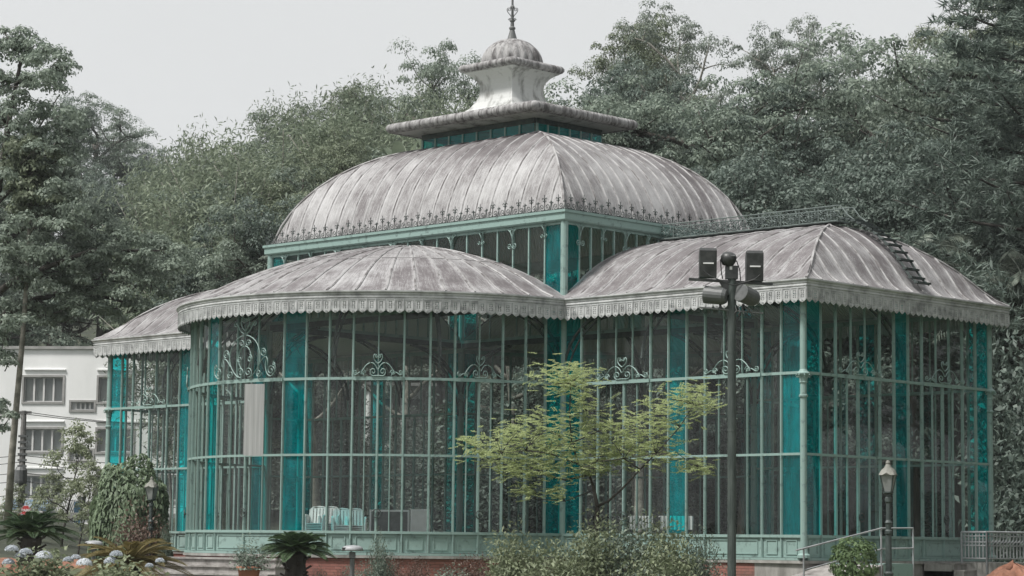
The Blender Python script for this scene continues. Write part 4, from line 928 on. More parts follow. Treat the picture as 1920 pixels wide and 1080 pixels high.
# big limbed tree at the left edge, its trunk just outside the picture
def pad_tree(D, o, limbs, pads, seed, leaf, mat, bark, clump, per, dens, dspread, Wf=.5):
    g = np.random.default_rng(seed); mb = MB(); k = D / FPX; C = []; O = []
    for pts, r in limbs: mb.tube([tuple(at(x, y, D + d) - o) for x, y, d in pts], [r * (1 - .8 * i / (len(pts) - 1)) for i in range(len(pts))], 7)
    for x, y, rx, ry in pads:
        n = int(dens * rx * ry / 1000) + 2; hub = at(x, y + ry * .5, D) - o
        for _ in range(n):
            a = g.uniform(0, 2 * PI); q = g.uniform(0, 1) ** .5; c = at(x + rx * q * math.cos(a), y + ry * q * math.sin(a), D + g.normal() * dspread) - o; R = clump * g.uniform(.6, 1.35)
            mb.tube([tuple(hub * .6 + c * .4 + g.normal(size=3) * .12), tuple(c)], [.025, .008], 4)
            off = g.normal(size=(per, 3)); off /= np.linalg.norm(off, axis=1, keepdims=True); off[:, 2] = np.where(off[:, 2] < -.2, -off[:, 2] * .5, off[:, 2]); O.append(off.copy()); off *= g.uniform(0, 1, size=(per, 1)) ** .33; off[:, 2] = off[:, 2] * .6 - .25 * (off[:, 0] ** 2 + off[:, 1] ** 2); C.append(c + off * R)
    C = np.concatenate(C); O = np.concatenate(O); V, F = leaves_np(C, leaf, 1.0, Wf, .3, seed + 1, O - np.array((0, 0, .4)), O)
    return mb.mesh('trunk', bark, True), fast_mesh('crown', V, F, mat)
b0 = base_at(-45, 88)
limbs = [([(-45, 980, 0), (-42, 800, 0), (-35, 640, 0), (-20, 480, 0), (0, 330, 0), (20, 210, 0), (40, 110, 0)], .30), ([(-35, 640, 0), (10, 590, .5), (70, 560, 1), (140, 548, 1.2), (210, 560, 1.5), (260, 575, 1.5)], .17), ([(-30, 570, 0), (20, 530, -1), (90, 500, -1.5), (170, 470, -2), (240, 470, -2), (300, 470, -1.5)], .15), ([(-20, 480, 0), (40, 430, 1), (110, 410, 1.5), (180, 430, 2)], .11), ([(-5, 380, 0), (50, 330, -1), (110, 300, -1.2)], .09), ([(0, 330, 0), (60, 260, .6), (110, 180, .8)], .08), ([(10, 230, 0), (-20, 170, .4), (60, 140, .5)], .06), ([(70, 560, 1), (120, 600, .5), (190, 610, .5)], .06)]
pads = [(25, 85, 85, 30), (85, 115, 50, 34), (15, 150, 60, 28), (105, 150, 32, 20), (60, 225, 90, 40), (110, 270, 52, 40), (20, 300, 70, 45), (115, 340, 45, 38), (55, 400, 90, 48), (140, 420, 60, 36), (200, 450, 60, 36), (250, 470, 60, 34), (300, 470, 42, 30), (315, 505, 30, 22), (120, 490, 80, 40), (200, 520, 80, 36), (270, 530, 52, 32), (55, 510, 70, 40), (15, 460, 60, 50), (170, 570, 60, 26), (235, 580, 46, 24), (90, 585, 60, 26), (20, 590, 50, 30), (0, 660, 28, 50), (0, 780, 22, 40)]
put('limbed_tree', pad_tree(88, b0, limbs, pads, 31, .15, LEAF_G, BARK_D, .50, 170, 7.5, 1.9), tuple(b0), 0, 1, 'big dark-limbed tree spreading over the white house from the left edge', 'tree')
b0 = base_at(14, 87); tl = [([(14, 990, 0), (22, 860, 0), (31, 760, 0), (42, 640, 0), (49, 540, 0), (54, 440, 0), (58, 330, 0), (64, 270, 0)], .15), ([(54, 440, 0), (80, 400, -.4), (100, 370, -.6)], .05), ([(56, 380, 0), (30, 350, .4)], .04)]
put('slender_tree', pad_tree(87, b0, tl, [(62, 285, 44, 26), (40, 330, 44, 26), (92, 360, 36, 22), (60, 385, 40, 20)], 35, .19, LEAF_O, BARK_P, .5, 150, 11, .8), tuple(b0), 0, 1, 'tall pale slender trunk rising past the white house into the foliage', 'tree')
# thin sapling in front of the white house
SAP = make_tree(33, 5.2, .06, .25, 9, .8, .8, .34, 4, .14, .34, 18, .15, .6, LEAF_S, bark=BARK_D, n3=2)
SAP2 = make_tree(34, 4.6, .06, .2, 9, 1.0, .7, .32, 4, .14, .36, 26, .14, .6, LEAF_S, bark=BARK_D, n3=2)
for x, D, pr, yt, lb in ((118, 100, SAP, 790, 'thin half-bare sapling standing before the white house'), (150, 98, SAP, 860, 'leafy young sapling between the half-bare sapling and the round bush'), (85, 104, SAP2, 880, 'small leafy tree beside the utility pole'), (18, 100, SAP2, 905, 'small leafy tree at the foot of the slender pale trunk'), (195, 90, SAP2, 900, 'low leafy tree just left of the round bush')):
    b0 = base_at(x, D); put('sapling', pr, tuple(b0), 1.0, (at(x, yt, D)[2] - b0[2]) / pr[2], lb, 'tree')
# large-leaved round bush, with a dark shrub at its foot
def make_dome_bush(seed, n, leaf, mat, full=False):
    g = np.random.default_rng(seed); o = g.normal(size=(n, 3)); o /= np.linalg.norm(o, axis=1, keepdims=True); o[:, 2] = o[:, 2] if full else np.abs(o[:, 2]); lump = .07 * np.sin(7 * o[:, 0] + 2) + .06 * np.sin(9 * o[:, 1]) + .06 * np.sin(8 * o[:, 2] + 4 * o[:, 0])
    o2 = o.copy(); o2[:, 2] = np.sign(o[:, 2]) * np.abs(o[:, 2]) ** .75; fz = np.clip((1 - np.abs(o2[:, 2]).clip(0, .995) ** 3) ** (1 / 3) / np.sqrt(1 - o[:, 2].clip(-.99, .99) ** 2), 1, 1.9); o2[:, 0] *= fz; o2[:, 1] *= fz; C = o2 * ((.90 + lump - .22 * g.uniform(0, 1, n) ** 2)[:, None]); aim = o * .8 - np.array((0, 0, .4)) + .5 * g.normal(size=(n, 3)); V, F = leaves_np(C, leaf, 1.0, .5, .35, seed + 1, aim, o)
    mb = MB(); [mb.tube([(0, 0, -.1), tuple(o[k] * .5), tuple(o[k] * .85)], [.03, .02, .008], 4) for k in range(9)]
    return mb.mesh('stem', BARK_D, True), fast_mesh('foliage', V, F, mat)
RB = make_dome_bush(41, 9500, .115, LEAF_RB)
b0 = base_at(246, 73); hh = at(246, 866, 73)[2] - b0[2]; put('round_bush', RB, tuple(b0), 0, (1.38, 1.38, hh), 'big round bush of large drooping leaves in front of the left wing', 'bush')
DB = make_bush(42, .8, 1.0, 3600, .08, LEAF_R, 1, .55, 22); b0 = base_at(262, 70.5); put('dark_shrub', DB, tuple(b0), 0, (1.0, 1.0, (at(262, 950, 70.5)[2] - b0[2])), 'dark reddish shrub growing at the foot of the round bush', 'shrub')
# round glossy bush by the ramp
GB = make_dome_bush(43, 1900, .20, LEAF_BR, True); b0 = base_at(1601, 52); zt = at(1601, 1010, 52)[2]; e = put('glossy_bush', GB, (b0[0], b0[1], zt - .50), 0, .53, 'bright round glossy-leaved bush in front of the ramp', 'bush'); MB().tube([(0, 0, (b0[2] - zt + .45) / .53), (0, 0, 0)], [.09, .06], 6).build('stem', BARK_D, e)
# cycads and hydrangeas
CY1 = make_cycad(51, FROND, 46, .80); CY2 = make_cycad(52, FROND, 44, .66, .5, .2, 1.3, .42); CY3 = make_cycad(53, FROND_O, 44, 1.0, .3, .05, 1.0, .42)
for x, ytop, D, pr, h0, nm, lb in ((62, 985, 58, CY1, .98, 'cycad', 'dark green cycad above the blue hydrangeas at the far left'), (558, 998, 56, CY2, 1.25, 'cycad', 'green cycad on a stubby trunk beside the stone steps'), (245, 1012, 55, CY3, 1.05, 'cycad', 'bronze-tipped wide cycad below the left lamp post')):
    b0 = base_at(x, D); z = at(x, ytop, D)[2]; put(nm, pr, (b0[0], b0[1], z - h0), random.uniform(0, 6), 1.45, lb, 'cycad')
    if z - h0 > b0[2] + .05:
        mb = MB(); mb.lathe([(.9, b0[2] - .2), (.75, (b0[2] + z - h0) / 2), (.42, z - h0 + .02), (.05, z - h0 + .04)], (b0[0], b0[1], 0), 14); tag(mb.build('planting_mound', SOIL, None, True), lb.replace('cycad', 'earth mound under the cycad', 1), 'mound')
def hydrangea(x, D, ytop, R, heads, seed, label):
    b0 = base_at(x, D); h = at(x, ytop, D)[2] - b0[2]; e = put('hydrangea', make_bush(seed, R, h, 2600, .15, LEAF_S, 1, .62, 26), tuple(b0), 0, 1.0, label, 'shrub')
    g = np.random.default_rng(seed)
    for hx, hy, r in heads:
        p = at(hx, hy, D - R * .75) - b0; n = 420; o = g.normal(size=(n, 3)); o /= np.linalg.norm(o, axis=1, keepdims=True); o[:, 2] = np.abs(o[:, 2]) * 1.0 - .25
        V, F = leaves_np(p + o * r * 1.35 * (1, 1, .8), .042, 1, .9, .1, seed, np.cross(o, g.normal(size=(n, 3)))); link('flower_head', fast_mesh('flower_head', V, F, PETAL), e)
hydrangea(78, 55, 1032, .85, [(82, 1043, .15), (38, 1042, .09), (16, 1055, .10), (48, 1036, .11), (22, 1030, .11), (128, 1050, .08), (142, 1046, .08)], 61, 'blue-flowered hydrangea below the dark cycad at the far left')
hydrangea(225, 53, 1046, 1.0, [(158, 1056, .13), (208, 1053, .11), (218, 1040, .10), (280, 1061, .06), (300, 1052, .07)], 62, 'blue-flowered hydrangea below the bronze-tipped cycad')
# potted shrub by the steps
b0 = at(467, 1062, 55); pt_ = MB(); pt_.lathe([(.20, -.5), (.25, -.10), (.29, -.06), (.29, 0), (.24, 0), (.22, -.05)], (0, 0, 0), 20); pe = empty('flower_pot', tuple(b0)); pt_.build('pot', TERRA, pe, True); MB().lathe([(.23, -.06), (.01, -.05)], (0, 0, 0), 16).build('potting_soil', SOIL, pe)
tag(pe, 'terracotta pot holding a shrub in front of the stone steps', 'pot'); 
MB().lathe([(.6, float(ground(b0[0], b0[1])) - b0[2] - .1), (.45, -.52), (.4, -.5), (.02, -.5)], (0, 0, 0), 16).build('stand', STONE, pe, True)
put('potted_shrub', make_bush(44, .50, .78, 1700, .075, LEAF_G, 1, .5, 24), (b0[0], b0[1], b0[2] - .08), 0, 1, 'small-leaved shrub growing in the terracotta pot', 'shrub')
# feathery yellow-green tree in front of the inner corner
def feathery():
    g = np.random.default_rng(71); D = 55.0; o = at(1118, 1010, D); mb = MB(); pads = []
    def P(x, y, dd=0.0): return at(x, y, D + dd) - o
    base = P(1118, 1120); main = [base, P(1118, 1000), P(1120, 950, .1), P(1112, 910, .2)]
    mb.tube([tuple(p) for p in main], [.07, .06, .05, .04], 6)
    br = [([(1112, 910, .2), (1105, 890, .3), (1085, 870, .2), (1072, 830, 0), (1068, 780, -.2), (1070, 720, -.2), (1062, 700, 0)], .03), ([(1120, 950, .1), (1140, 940, -.3), (1165, 918, -.5), (1200, 880, -.6), (1230, 850, -.5), (1275, 800, -.3), (1300, 760, 0)], .034), ([(1105, 890, .3), (1060, 900, .6), (1020, 890, .7), (975, 880, .6), (920, 865, .4), (890, 835, .2)], .026), ([(1085, 870, .2), (1030, 850, -.5), (985, 845, -.8), (940, 850, -.7)], .02), ([(1200, 880, -.6), (1170, 860, -1.0), (1120, 865, -1.1), (1090, 880, -.9)], .02), ([(1230, 850, -.5), (1270, 850, -.2), (1310, 878, .1)], .016), ([(1072, 830, 0), (1120, 810, .6), (1170, 800, .8)], .018), ([(1068, 780, -.2), (1100, 770, .2), (1150, 775, .3)], .014), ([(1110, 920, .2), (1060, 940, .5), (1000, 935, .4), (965, 925, .3)], .014)]
    for pts, r in br: mb.tube([tuple(P(*q)) for q in pts], [r * (1 - .75 * k / (len(pts) - 1)) for k in range(len(pts))], 5)
    spec = [(1062, 700, 62, 14), (1050, 718, 58, 14), (1086, 740, 24, 8), (1080, 706, 36, 9), (1095, 762, 20, 5), (1280, 750, 58, 22), (1302, 742, 44, 14), (1250, 780, 56, 20), (1330, 760, 20, 8), (1000, 800, 60, 20), (950, 815, 44, 14), (1060, 810, 66, 22), (1120, 800, 66, 22), (1180, 800, 62, 22), (1230, 815, 58, 20), (900, 845, 40, 14), (940, 850, 56, 18), (1000, 855, 62, 20), (1060, 850, 62, 20), (1130, 850, 66, 20), (1190, 850, 60, 20), (1240, 850, 44, 14), (1300, 872, 30, 8), (1320, 880, 20, 6), (880, 825, 22, 8), (960, 880, 46, 10), (1020, 880, 40, 10), (1100, 878, 56, 12), (1040, 925, 30, 8), (985, 920, 24, 6), (1160, 830, 60, 18), (1020, 830, 60, 18)]
    C = []; Aim = []
    k = D / FPX; nodes = [q for pts, r in br for q in pts]
    for x, y, rx, ry in spec:          # twigs carrying the leaf sprays
        q = min(nodes, key=lambda n_: (n_[0] - x) ** 2 + (n_[1] - y) ** 2)
        for _ in range(4):
            e_ = P(x + g.normal() * rx * .4, y + g.normal() * ry * .5, q[2] + g.normal() * .4); o_ = P(*q); mb.tube([tuple(o_), tuple(o_ * .5 + e_ * .5 + np.array((0, 0, .03))), tuple(e_)], [.011, .008, .004], 4)
    for x, y, rx, ry in spec:
        for _ in range(int(rx * 1.45)):
            dd = g.normal() * .55; px, py = x + g.normal() * rx * .50, y + g.normal() * ry * .95; c = P(px, py, dd); a = g.uniform(0, 2 * PI); d = np.array((math.cos(a), math.sin(a), g.uniform(-.45, .35))); s = np.array((-math.sin(a), math.cos(a), 0)); ln = g.uniform(.16, .30)
            for t in np.linspace(.1, 1, 9):       # a flat pinnate leaf: pairs of tiny leaflets
                for sg in (-1, 1): C.append(c + d * ln * t + s * sg * .03); Aim.append(s * sg + d * .4)
    V, F = leaves_np(np.array(C), .064, 1.0, .38, .7, 72, np.array(Aim)); o2 = base + o
    return mb.mesh('trunk', BARK_D, True), fast_mesh('crown', V, F, LEAF_Y), o
ft = feathery(); put('feathery_tree', ft, tuple(ft[2]), 0, 1, 'small feathery yellow-green tree in front of the pavilion inner corner', 'tree')
# shrub border in front of the pavilion
SH1 = make_bush(45, .8, 1.0, 12000, .075, LEAF_S, 1, .42, 30, .4, .5); SH2 = make_bush(46, .8, 1.0, 12000, .068, LEAF_G, 1, .45, 26, .4, .5); SH3 = make_bush(47, .8, 1.0, 8000, .065, LEAF_R, 1, .5, 24)
def shrub(nm, pr, x, D, ytop, R, label, cat='shrub', group=None):
    b0 = base_at(x, D); put(nm, pr, tuple(b0), random.uniform(0, 6), (R / .8, R / .8, max(.2, at(x, ytop, D)[2] - b0[2])), label, cat, group)
G_ = 'shrub border in front of the pavilion'
shrub('olive_shrub', SH1, 985, 55.5, 1003, 1.0, 'olive shrub left of the feathery tree in the border', group=G_)
shrub('olive_shrub', SH1, 1070, 54, 985, 1.15, 'olive shrub just left of the feathery tree trunk', group=G_)
shrub('olive_shrub', SH2, 1155, 54.5, 983, 1.15, 'olive shrub just right of the feathery tree trunk', group=G_)
shrub('olive_shrub', SH1, 1235, 54, 988, 1.1, 'loose olive shrub midway between feathery tree and floodlight pole', group=G_)
shrub('olive_shrub', SH2, 1300, 55, 1012, .75, 'low olive shrub nearest the floodlight pole', group=G_)
shrub('grey_shrub', SH2, 718, 57, 1012, .38, 'small twiggy grey-green shrub right of the bollard light', group=G_)
shrub('reddish_shrub', SH3, 783, 57, 1052, .42, 'low reddish-brown shrub right of the twiggy grey-green shrub', group=G_)
shrub('reddish_shrub', SH3, 885, 56.5, 1045, .62, 'low reddish-brown shrub at the left end of the olive border', group=G_)
shrub('reddish_shrub', SH3, 650, 58, 1066, .35, 'low dark shrub at the foot of the brick plinth near the bollard', group=G_)
shrub('green_shrub', SH2, 600, 56, 1072, .3, 'low green shrub at the foot of the steps-side cycad', group=G_)
shrub('green_shrub', SH2, 835, 56, 1070, .8, 'low green clump between the two reddish-brown shrubs', group=G_)
shrub('reddish_shrub', SH3, 735, 57.5, 1050, .5, 'low reddish-brown shrub just right of the twiggy shrub base', group=G_)
shrub('green_shrub', SH2, 690, 56.5, 1062, .55, 'low green clump just right of the bollard light post', group=G_)
shrub('conifer_shrub', SH2, 312, 69, 990, .22, 'small upright pale shrub right of the left lamp post')
# right edge: broad-leaved shrub trees, palms with hanging fronds
RH_ = make_bush(48, 2.0, 5.2, 9000, .26, LEAF_D, 1, .42, 34, .3, .5)
for x, D, yt, lb in ((1905, 78, 560, 'tall broad-leaved dark shrub right of the pavilion end wall'), (1960, 74, 650, 'broad-leaved dark shrub at the right picture edge')):
    b0 = base_at(x, D); put('broadleaf_shrub', RH_, tuple(b0), random.uniform(0, 6), (1, 1, (at(x, yt, D)[2] - b0[2]) / 5.2), lb, 'shrub')
PALM = make_palm(81, 11.0, 20, 3.4)
for x, D, yt, lb in ((1705, 87, 385, 'palm with hanging fronds behind the right wing roof'), (1885, 85, 425, 'palm with long hanging fronds at the right edge'), (1800, 89, 372, 'palm behind the other two at the right')):
    b0 = base_at(x, D); s = (at(x, yt, D)[2] - b0[2]) / 12.9; put('hanging_palm', PALM, tuple(b0), random.uniform(0, 6), s, lb, 'palm')
def make_pine():
    g = np.random.default_rng(91); mb = MB(); tp, _ = limb(mb, (0, 0, -.3), (0, 0, 1), 16, .25, .06, 8, .02, g, .02, 7); C = []; A_ = []
    for i in range(46):
        z = 5 + 11 * i / 46; a = i * 2.4; d = np.array((math.cos(a), math.sin(a), .12)); ln = 4.2 * (1 - (i / 46) ** 1.6 * .7); o = np.array((0, 0, z)); pts = [o + d * ln * t + np.array((0, 0, .5 * t * t)) for t in np.linspace(0, 1, 6)]; mb.tube([tuple(p) for p in pts], [.05, .045, .04, .03, .02, .01], 4)
        for k in range(26):
            t = g.uniform(.3, 1); c = o + d * ln * t + np.array((0, 0, .5 * t * t)) + g.normal(size=3) * .28; m = 34; e = g.normal(size=(m, 3)); e[:, 2] = np.abs(e[:, 2]) * .8 + .1; e /= np.linalg.norm(e, axis=1, keepdims=True); C.append(c + e * .2); A_.append(e)
    V, F = leaves_np(np.concatenate(C), .36, 1, .11, .1, 92, np.concatenate(A_) * 2); return mb.mesh('trunk', BARK_D, True), fast_mesh('crown', V, F, LEAF_D), 16.5
PN = make_pine(); b0 = base_at(1950, 84); put('pine_tree', PN, tuple(b0), .5, (at(1950, -140, 84)[2] - b0[2]) / 16.5, 'dark needle-leaved pine in the upper right corner', 'tree')
# banana-like leaves by the lantern, on the hill
BN = MB(); gb = np.random.default_rng(93)
for i in range(7):
    a = i * 2.4; el = .9 + .35 * gb.random(); d = np.array((math.cos(a), math.sin(a), 0)); s = np.array((-math.sin(a), math.cos(a), 0)); prev = None
    for t in np.linspace(0, 1, 8):
        c = d * 2.6 * (math.cos(el) * t) + np.array((0, 0, 1.6 + 2.6 * (math.sin(el) * t - .22 * t ** 2.5))); w = .34 * math.sin(PI * (.08 + .88 * t)) ** .7; cur = (c - s * w + (0, 0, .08), c, c + s * w + (0, 0, .08))
        if prev is not None: BN.add([*prev, *cur], [(0, 1, 4, 3), (1, 2, 5, 4)])
        prev = cur
bn = BN.mesh('leaves', LEAF_B, True)
for x, yt, D, lb in ((806, 235, 112, 'banana plant with upright pale leaves just left of the lantern'), (752, 262, 111, 'banana plant half hidden at the left end of the dome')):
    p = at(x, yt, D); gz = ground(p[0], p[1]); e = put('banana_plant', (bn,), (p[0], p[1], p[2] - 3.6), .6, 1.0, lb, 'plant')
    MB().tube([(0, 0, gz - p[2] + 3.4), (0, 0, 1.7)], [.2, .1], 8).build('trunk', BARK_P, e, True)

# ------------------------------------------------------------------ street furniture
def lamp_post(x, ytop, D, H, label):
    p = at(x, ytop, D); e = empty('lamp_post', (p[0], p[1], p[2] - H), .4); gz = ground(p[0], p[1]) - (p[2] - H)
    s = H / 3.0
    mb = MB(); mb.lathe([(.13 * s, min(gz, 0) - .05), (.14 * s, .25 * s), (.09 * s, .40 * s), (.10 * s, .46 * s), (.11 * s, .52 * s), (.075 * s, .56 * s), (.066 * s, 1.35 * s), (.085 * s, 1.38 * s), (.085 * s, 1.44 * s), (.06 * s, 1.47 * s), (.07 * s, 1.58 * s), (.09 * s, 1.62 * s), (.055 * s, 1.68 * s), (.05 * s, 2.05 * s), (.075 * s, 2.08 * s), (.075 * s, 2.16 * s), (.05 * s, 2.19 * s), (.05 * s, 2.26 * s)], (0, 0, 0), 12); mb.build('post', POST_M, e)
    mb = MB(); q0 = .075 * s; q1 = .15 * s; z0, z1 = 2.30 * s, 2.68 * s
    mb.add([(-q0, -q0, z0), (q0, -q0, z0), (q0, q0, z0), (-q0, q0, z0), (-q1, -q1, z1), (q1, -q1, z1), (q1, q1, z1), (-q1, q1, z1)], [(0, 3, 2, 1), (0, 1, 5, 4), (1, 2, 6, 5), (2, 3, 7, 6), (3, 0, 4, 7), (4, 5, 6, 7)]); sh = mb.build('lantern_glass', SHADE_M, e)
    for a, b_ in ((-1, -1), (1, -1), (1, 1), (-1, 1)): MB().bar((a * q0, b_ * q0, z0 - .02), (a * q1, b_ * q1, z1 + .01), .022 * s, .022 * s).build('lantern_bar', POST_M, sh)
    mb = MB(); mb.lathe([(.05 * s, 2.24 * s), (.12 * s, 2.27 * s), (.12 * s, 2.30 * s)], (0, 0, 0), 10); mb.build('lantern_base', POST_M, e)
    mb = MB(); n = 16; V = []; prof = [(.215, 2.66), (.165, 2.75), (.085, 2.83), (.05, 2.90), (.055, 2.93), (.03, 2.99)]
    for r_, z in prof:
        for k in range(n):
            t = 2 * PI * k / n + PI / 4; w = 1 + .14 * math.cos(4 * (t - PI / 4)) * (r_ / .215); V.append((r_ * s * w * math.cos(t), r_ * s * w * math.sin(t), (z - .05 * max(0, -math.cos(4 * (t - PI / 4))) * (r_ / .215) ** 2 * -1) * s))
    mb.add(V, [(i * n + k, i * n + (k + 1) % n, (i + 1) * n + (k + 1) % n, (i + 1) * n + k) for i in range(len(prof) - 1) for k in range(n)] + [tuple(range(n))[::-1], tuple((len(prof) - 1) * n + k for k in range(n))]); mb.build('lantern_cap', CAP_M, e)
    return tag(e, label, 'lamp post', 'garden lamp posts')
lamp_post(1665, 862, 52.5, 3.0, 'green lamp post with cream cap in front of the right end wall')
lamp_post(285, 893, 70.5, 2.9, 'green lamp post beside the big round bush at left')
lamp_post(154, 918, 110, 2.9, 'small distant lamp post before the white house')
def bollard(x, y, D, label, h=1.15):
    p = at(x, y, D); e = empty('bollard_light', (p[0], p[1], p[2] - h), -.7); gz = ground(p[0], p[1]) - (p[2] - h)
    MB().tube([(0, 0, gz - .1), (0, 0, h - .16)], .055, 8).build('post', GREYM, e); MB().box((-.09, -.07, h - .28), (.09, .07, h - .14)).build('neck', GREYM, e)
    mb = MB(); V = []
    for r_, z in ((.24, h - .12), (.25, h - .09), (.22, h - .03), (.14, h), (.02, h + .01)): V.append((r_, z))
    mb.lathe(V, (0, 0, 0), 18); mb.build('hood', RAIL_M, e, True); MB().box((-.17, -.235, h - .105), (.17, -.10, h - .045)).build('lens', BLACKM, e)
    return tag(e, label, 'bollard light')
bollard(661, 1023, 54, 'mushroom-headed grey bollard light in front of the brick plinth'); bollard(176, 1014, 62, 'grey bollard light half hidden between cycads at left')
# floodlight mast
def mast():
    D = 50.0; p = at(1372, 1040, D); gz = float(ground(p[0], p[1])); e = empty('floodlight_mast', (p[0], p[1], gz), -YAW)
    k = D / FPX; Z = lambda y: at(1372, y, D)[2] - gz; X = lambda x: (x - 1372) * k
    mb = MB(); mb.tube([(0, 0, -.3), (0, 0, Z(820)), (0, 0, Z(700)), (0, 0, Z(515))], [.092, .092, .09, .088], 14); mb.build('pole', POLE_M, e)
    for y in (660, 808): MB().lathe([(.098, Z(y)), (.098, Z(y) + .05)], (0, 0, 0), 14).build('joint_band', POLE_M, e)
    mb = MB(); mb.bar((X(1290), 0, Z(518)), (X(1449), 0, Z(526)), .12, .05); mb.prism([(X(1348), Z(523)), (X(1372) - .1, Z(548)), (X(1372) + .1, Z(548)), (X(1398), Z(524))], -.05, .05); mb.build('upper_crossarm', BLACKM, e)
    mb = MB(); mb.bar((X(1310), 0, Z(572)), (X(1431), 0, Z(582)), .10, .03); mb.build('lower_crossarm', GREYM, e)
    for x0, y0, y1 in ((1326, 459, 515), (1414.5, 463, 521)):
        w = 16 * k; h = Z(y0) - Z(y1); mb = MB(); c = X(x0); zt, zb = Z(y0), Z(y1)
        mb.add([(c + sx * w * f, yy, z) for f, yy, z in ((1, .16, zb), (1, -.13, zb), (1, -.16, zb + h * .42), (1, -.17, zb + h * .5), (1, -.20, zb + h * .9), (.94, -.13, zt), (.94, .12, zt), (1, .17, zb + h * .8)) for sx in (-1, 1)],
               [(0, 1, 3, 2), (2, 3, 5, 4), (4, 5, 7, 6), (6, 7, 9, 8), (8, 9, 11, 10), (10, 11, 13, 12), (12, 13, 15, 14), (14, 15, 1, 0), (0, 2, 4, 6, 8, 10, 12, 14), (15, 13, 11, 9, 7, 5, 3, 1)])
        lp = mb.build('floodlight', BLACKM, e); MB().box((c - w * .62, -.215, zb + h * .44), (c + w * .62, -.175, zb + h * .485)).build('vent_slot', WSIGN, lp); MB().tube([(c + (-.1 if x0 < 1372 else .1), -.18, zb + .12), (c + (.02 if x0 < 1372 else -.02), -.22, zb + .02), (X(1372), -.12, Z(530))], .012, 5).build('cable', BLACKM, lp)
    mb = MB(); c = X(1365); zc = Z(480); V = []
    mb.lathe([(.02, -.14), (.12, -.12), (.165, -.03), (.17, .06), (.13, .13), (.05, .16), (.02, .16)], (0, 0, 0), 16); o = mb.build('spotlight', BLACKM, e, True); o.location = (c, -.05, zc); o.rotation_euler = (.35, .1, 0)
    MB().lathe([(.055, .0), (.05, .02)], (.07, -.1, .11), 10).build('lens_cap', GREYM, o)
    mb = MB(); mb.box((c - .06, -.10, Z(517)), (c + .20, .10, Z(492))); bx = mb.build('ballast_box', BLACKM, e); MB().box((c + .02, -.108, Z(500)), (c + .075, -.101, Z(494))).build('rating_plate', WSIGN, bx)
    mb = MB(); mb.tube([(c - .17, -.05, Z(480)), (c - .15, -.05, Z(505)), (c - .12, -.02, Z(517))], .012, 5); mb.tube([(c + .17, -.05, Z(482)), (c + .24, -.05, Z(500)), (c + .26, -.02, Z(520))], .012, 5); mb.build('yoke', BLACKM, e)
    for x0, sg in ((1341, -1), (1402, 1)):
        mb = MB(); n = 18; V = []; Ln = .24
        for t, r_ in ((-Ln, .19), (-Ln + .01, .20), (Ln * .7, .19), (Ln, .15)):
            for q in range(n): V.append((t * sg * -1 if sg < 0 else t, r_ * math.cos(2 * PI * q / n), r_ * .95 * math.sin(2 * PI * q / n)))
        mb.add(V, [(i * n + q, i * n + (q + 1) % n, (i + 1) * n + (q + 1) % n, (i + 1) * n + q) for i in range(3) for q in range(n)] + [tuple(range(n))[::-1], tuple(3 * n + q for q in range(n))]); o = mb.build('drum_floodlight', GREYM, e)
        o.location = (X(x0), 0, Z(549)); o.rotation_euler = (0, .12 if sg < 0 else .22, -.35 if sg < 0 else .75)
        MB().tube([(X(x0) + .1 * -sg, 0, Z(565)), (X(x0) + .1 * -sg, 0, Z(574))], .03, 6).build('mounting', BLACKM, e)
    for q in range(5): MB().tube([(X(1378 + q * 6), -.06, Z(568 + q)), (X(1380 + q * 7), -.10, Z(578 + q % 3 * 3)), (X(1374 + q * 9), -.05, Z(586))], .012, 4).build('loose_cable', GREYM, e)
    return tag(e, 'dark green floodlight mast with black lamps on two crossarms', 'floodlight mast')
mast()
# ramp with handrail, block beside the entrance steps
U1 = A + 1.9
def upl(x, y, u):
    d = ray(x, y); return CAM + d * (u - CAM[0]) / d[0]
rb = empty('access_ramp', (A + .2, 0, -1.3)); tag(rb, 'concrete access ramp with thin handrails along the end wall', 'ramp')
pa, pb = upl(1505, 1090, U1), upl(1712, 1055, U1); va, vb = pa[1], pb[1]; vm = va + (vb - va) * .72
mb = MB(); mb.add([(0, va, 0), (1.7, va, 0), (1.7, vm, 0), (0, vm, 0), (0, va, .55), (1.7, va, .55), (1.7, vm, 1.22), (0, vm, 1.22)], [(0, 3, 2, 1), (4, 5, 6, 7), (0, 1, 5, 4), (1, 2, 6, 5), (2, 3, 7, 6), (3, 0, 4, 7)]); mb.build('slope', STONE, rb)
mb = MB(); mb.box((0, vm, 0), (1.7, vb, 1.25)); mb.build('landing', IRON, rb)
rl = MB(); t0 = upl(1493, 1032, U1); t1 = upl(1653, 990.5, U1); t2 = upl(1712, 990.5, U1); l0 = upl(1508, 1069, U1); l1 = upl(1655, 1029, U1); l2 = upl(1712, 1028, U1)
oo = np.array((A + .2, 0, -1.3))
rl.tube([tuple(t0 - oo), tuple(t1 - oo), tuple(t2 - oo)], .022, 6); rl.tube([tuple(l0 - oo), tuple(l1 - oo), tuple(l2 - oo)], .02, 6); hr = rl.build('handrail', RAIL_M, rb)
for x, y in ((1507, 1030), (1652, 990), (1712, 990)):
    q = upl(x, y, U1) - oo; MB().tube([(q[0], q[1], 0 if x < 1600 else .9), tuple(q)], .022, 6).build('post', RAIL_M, rb)
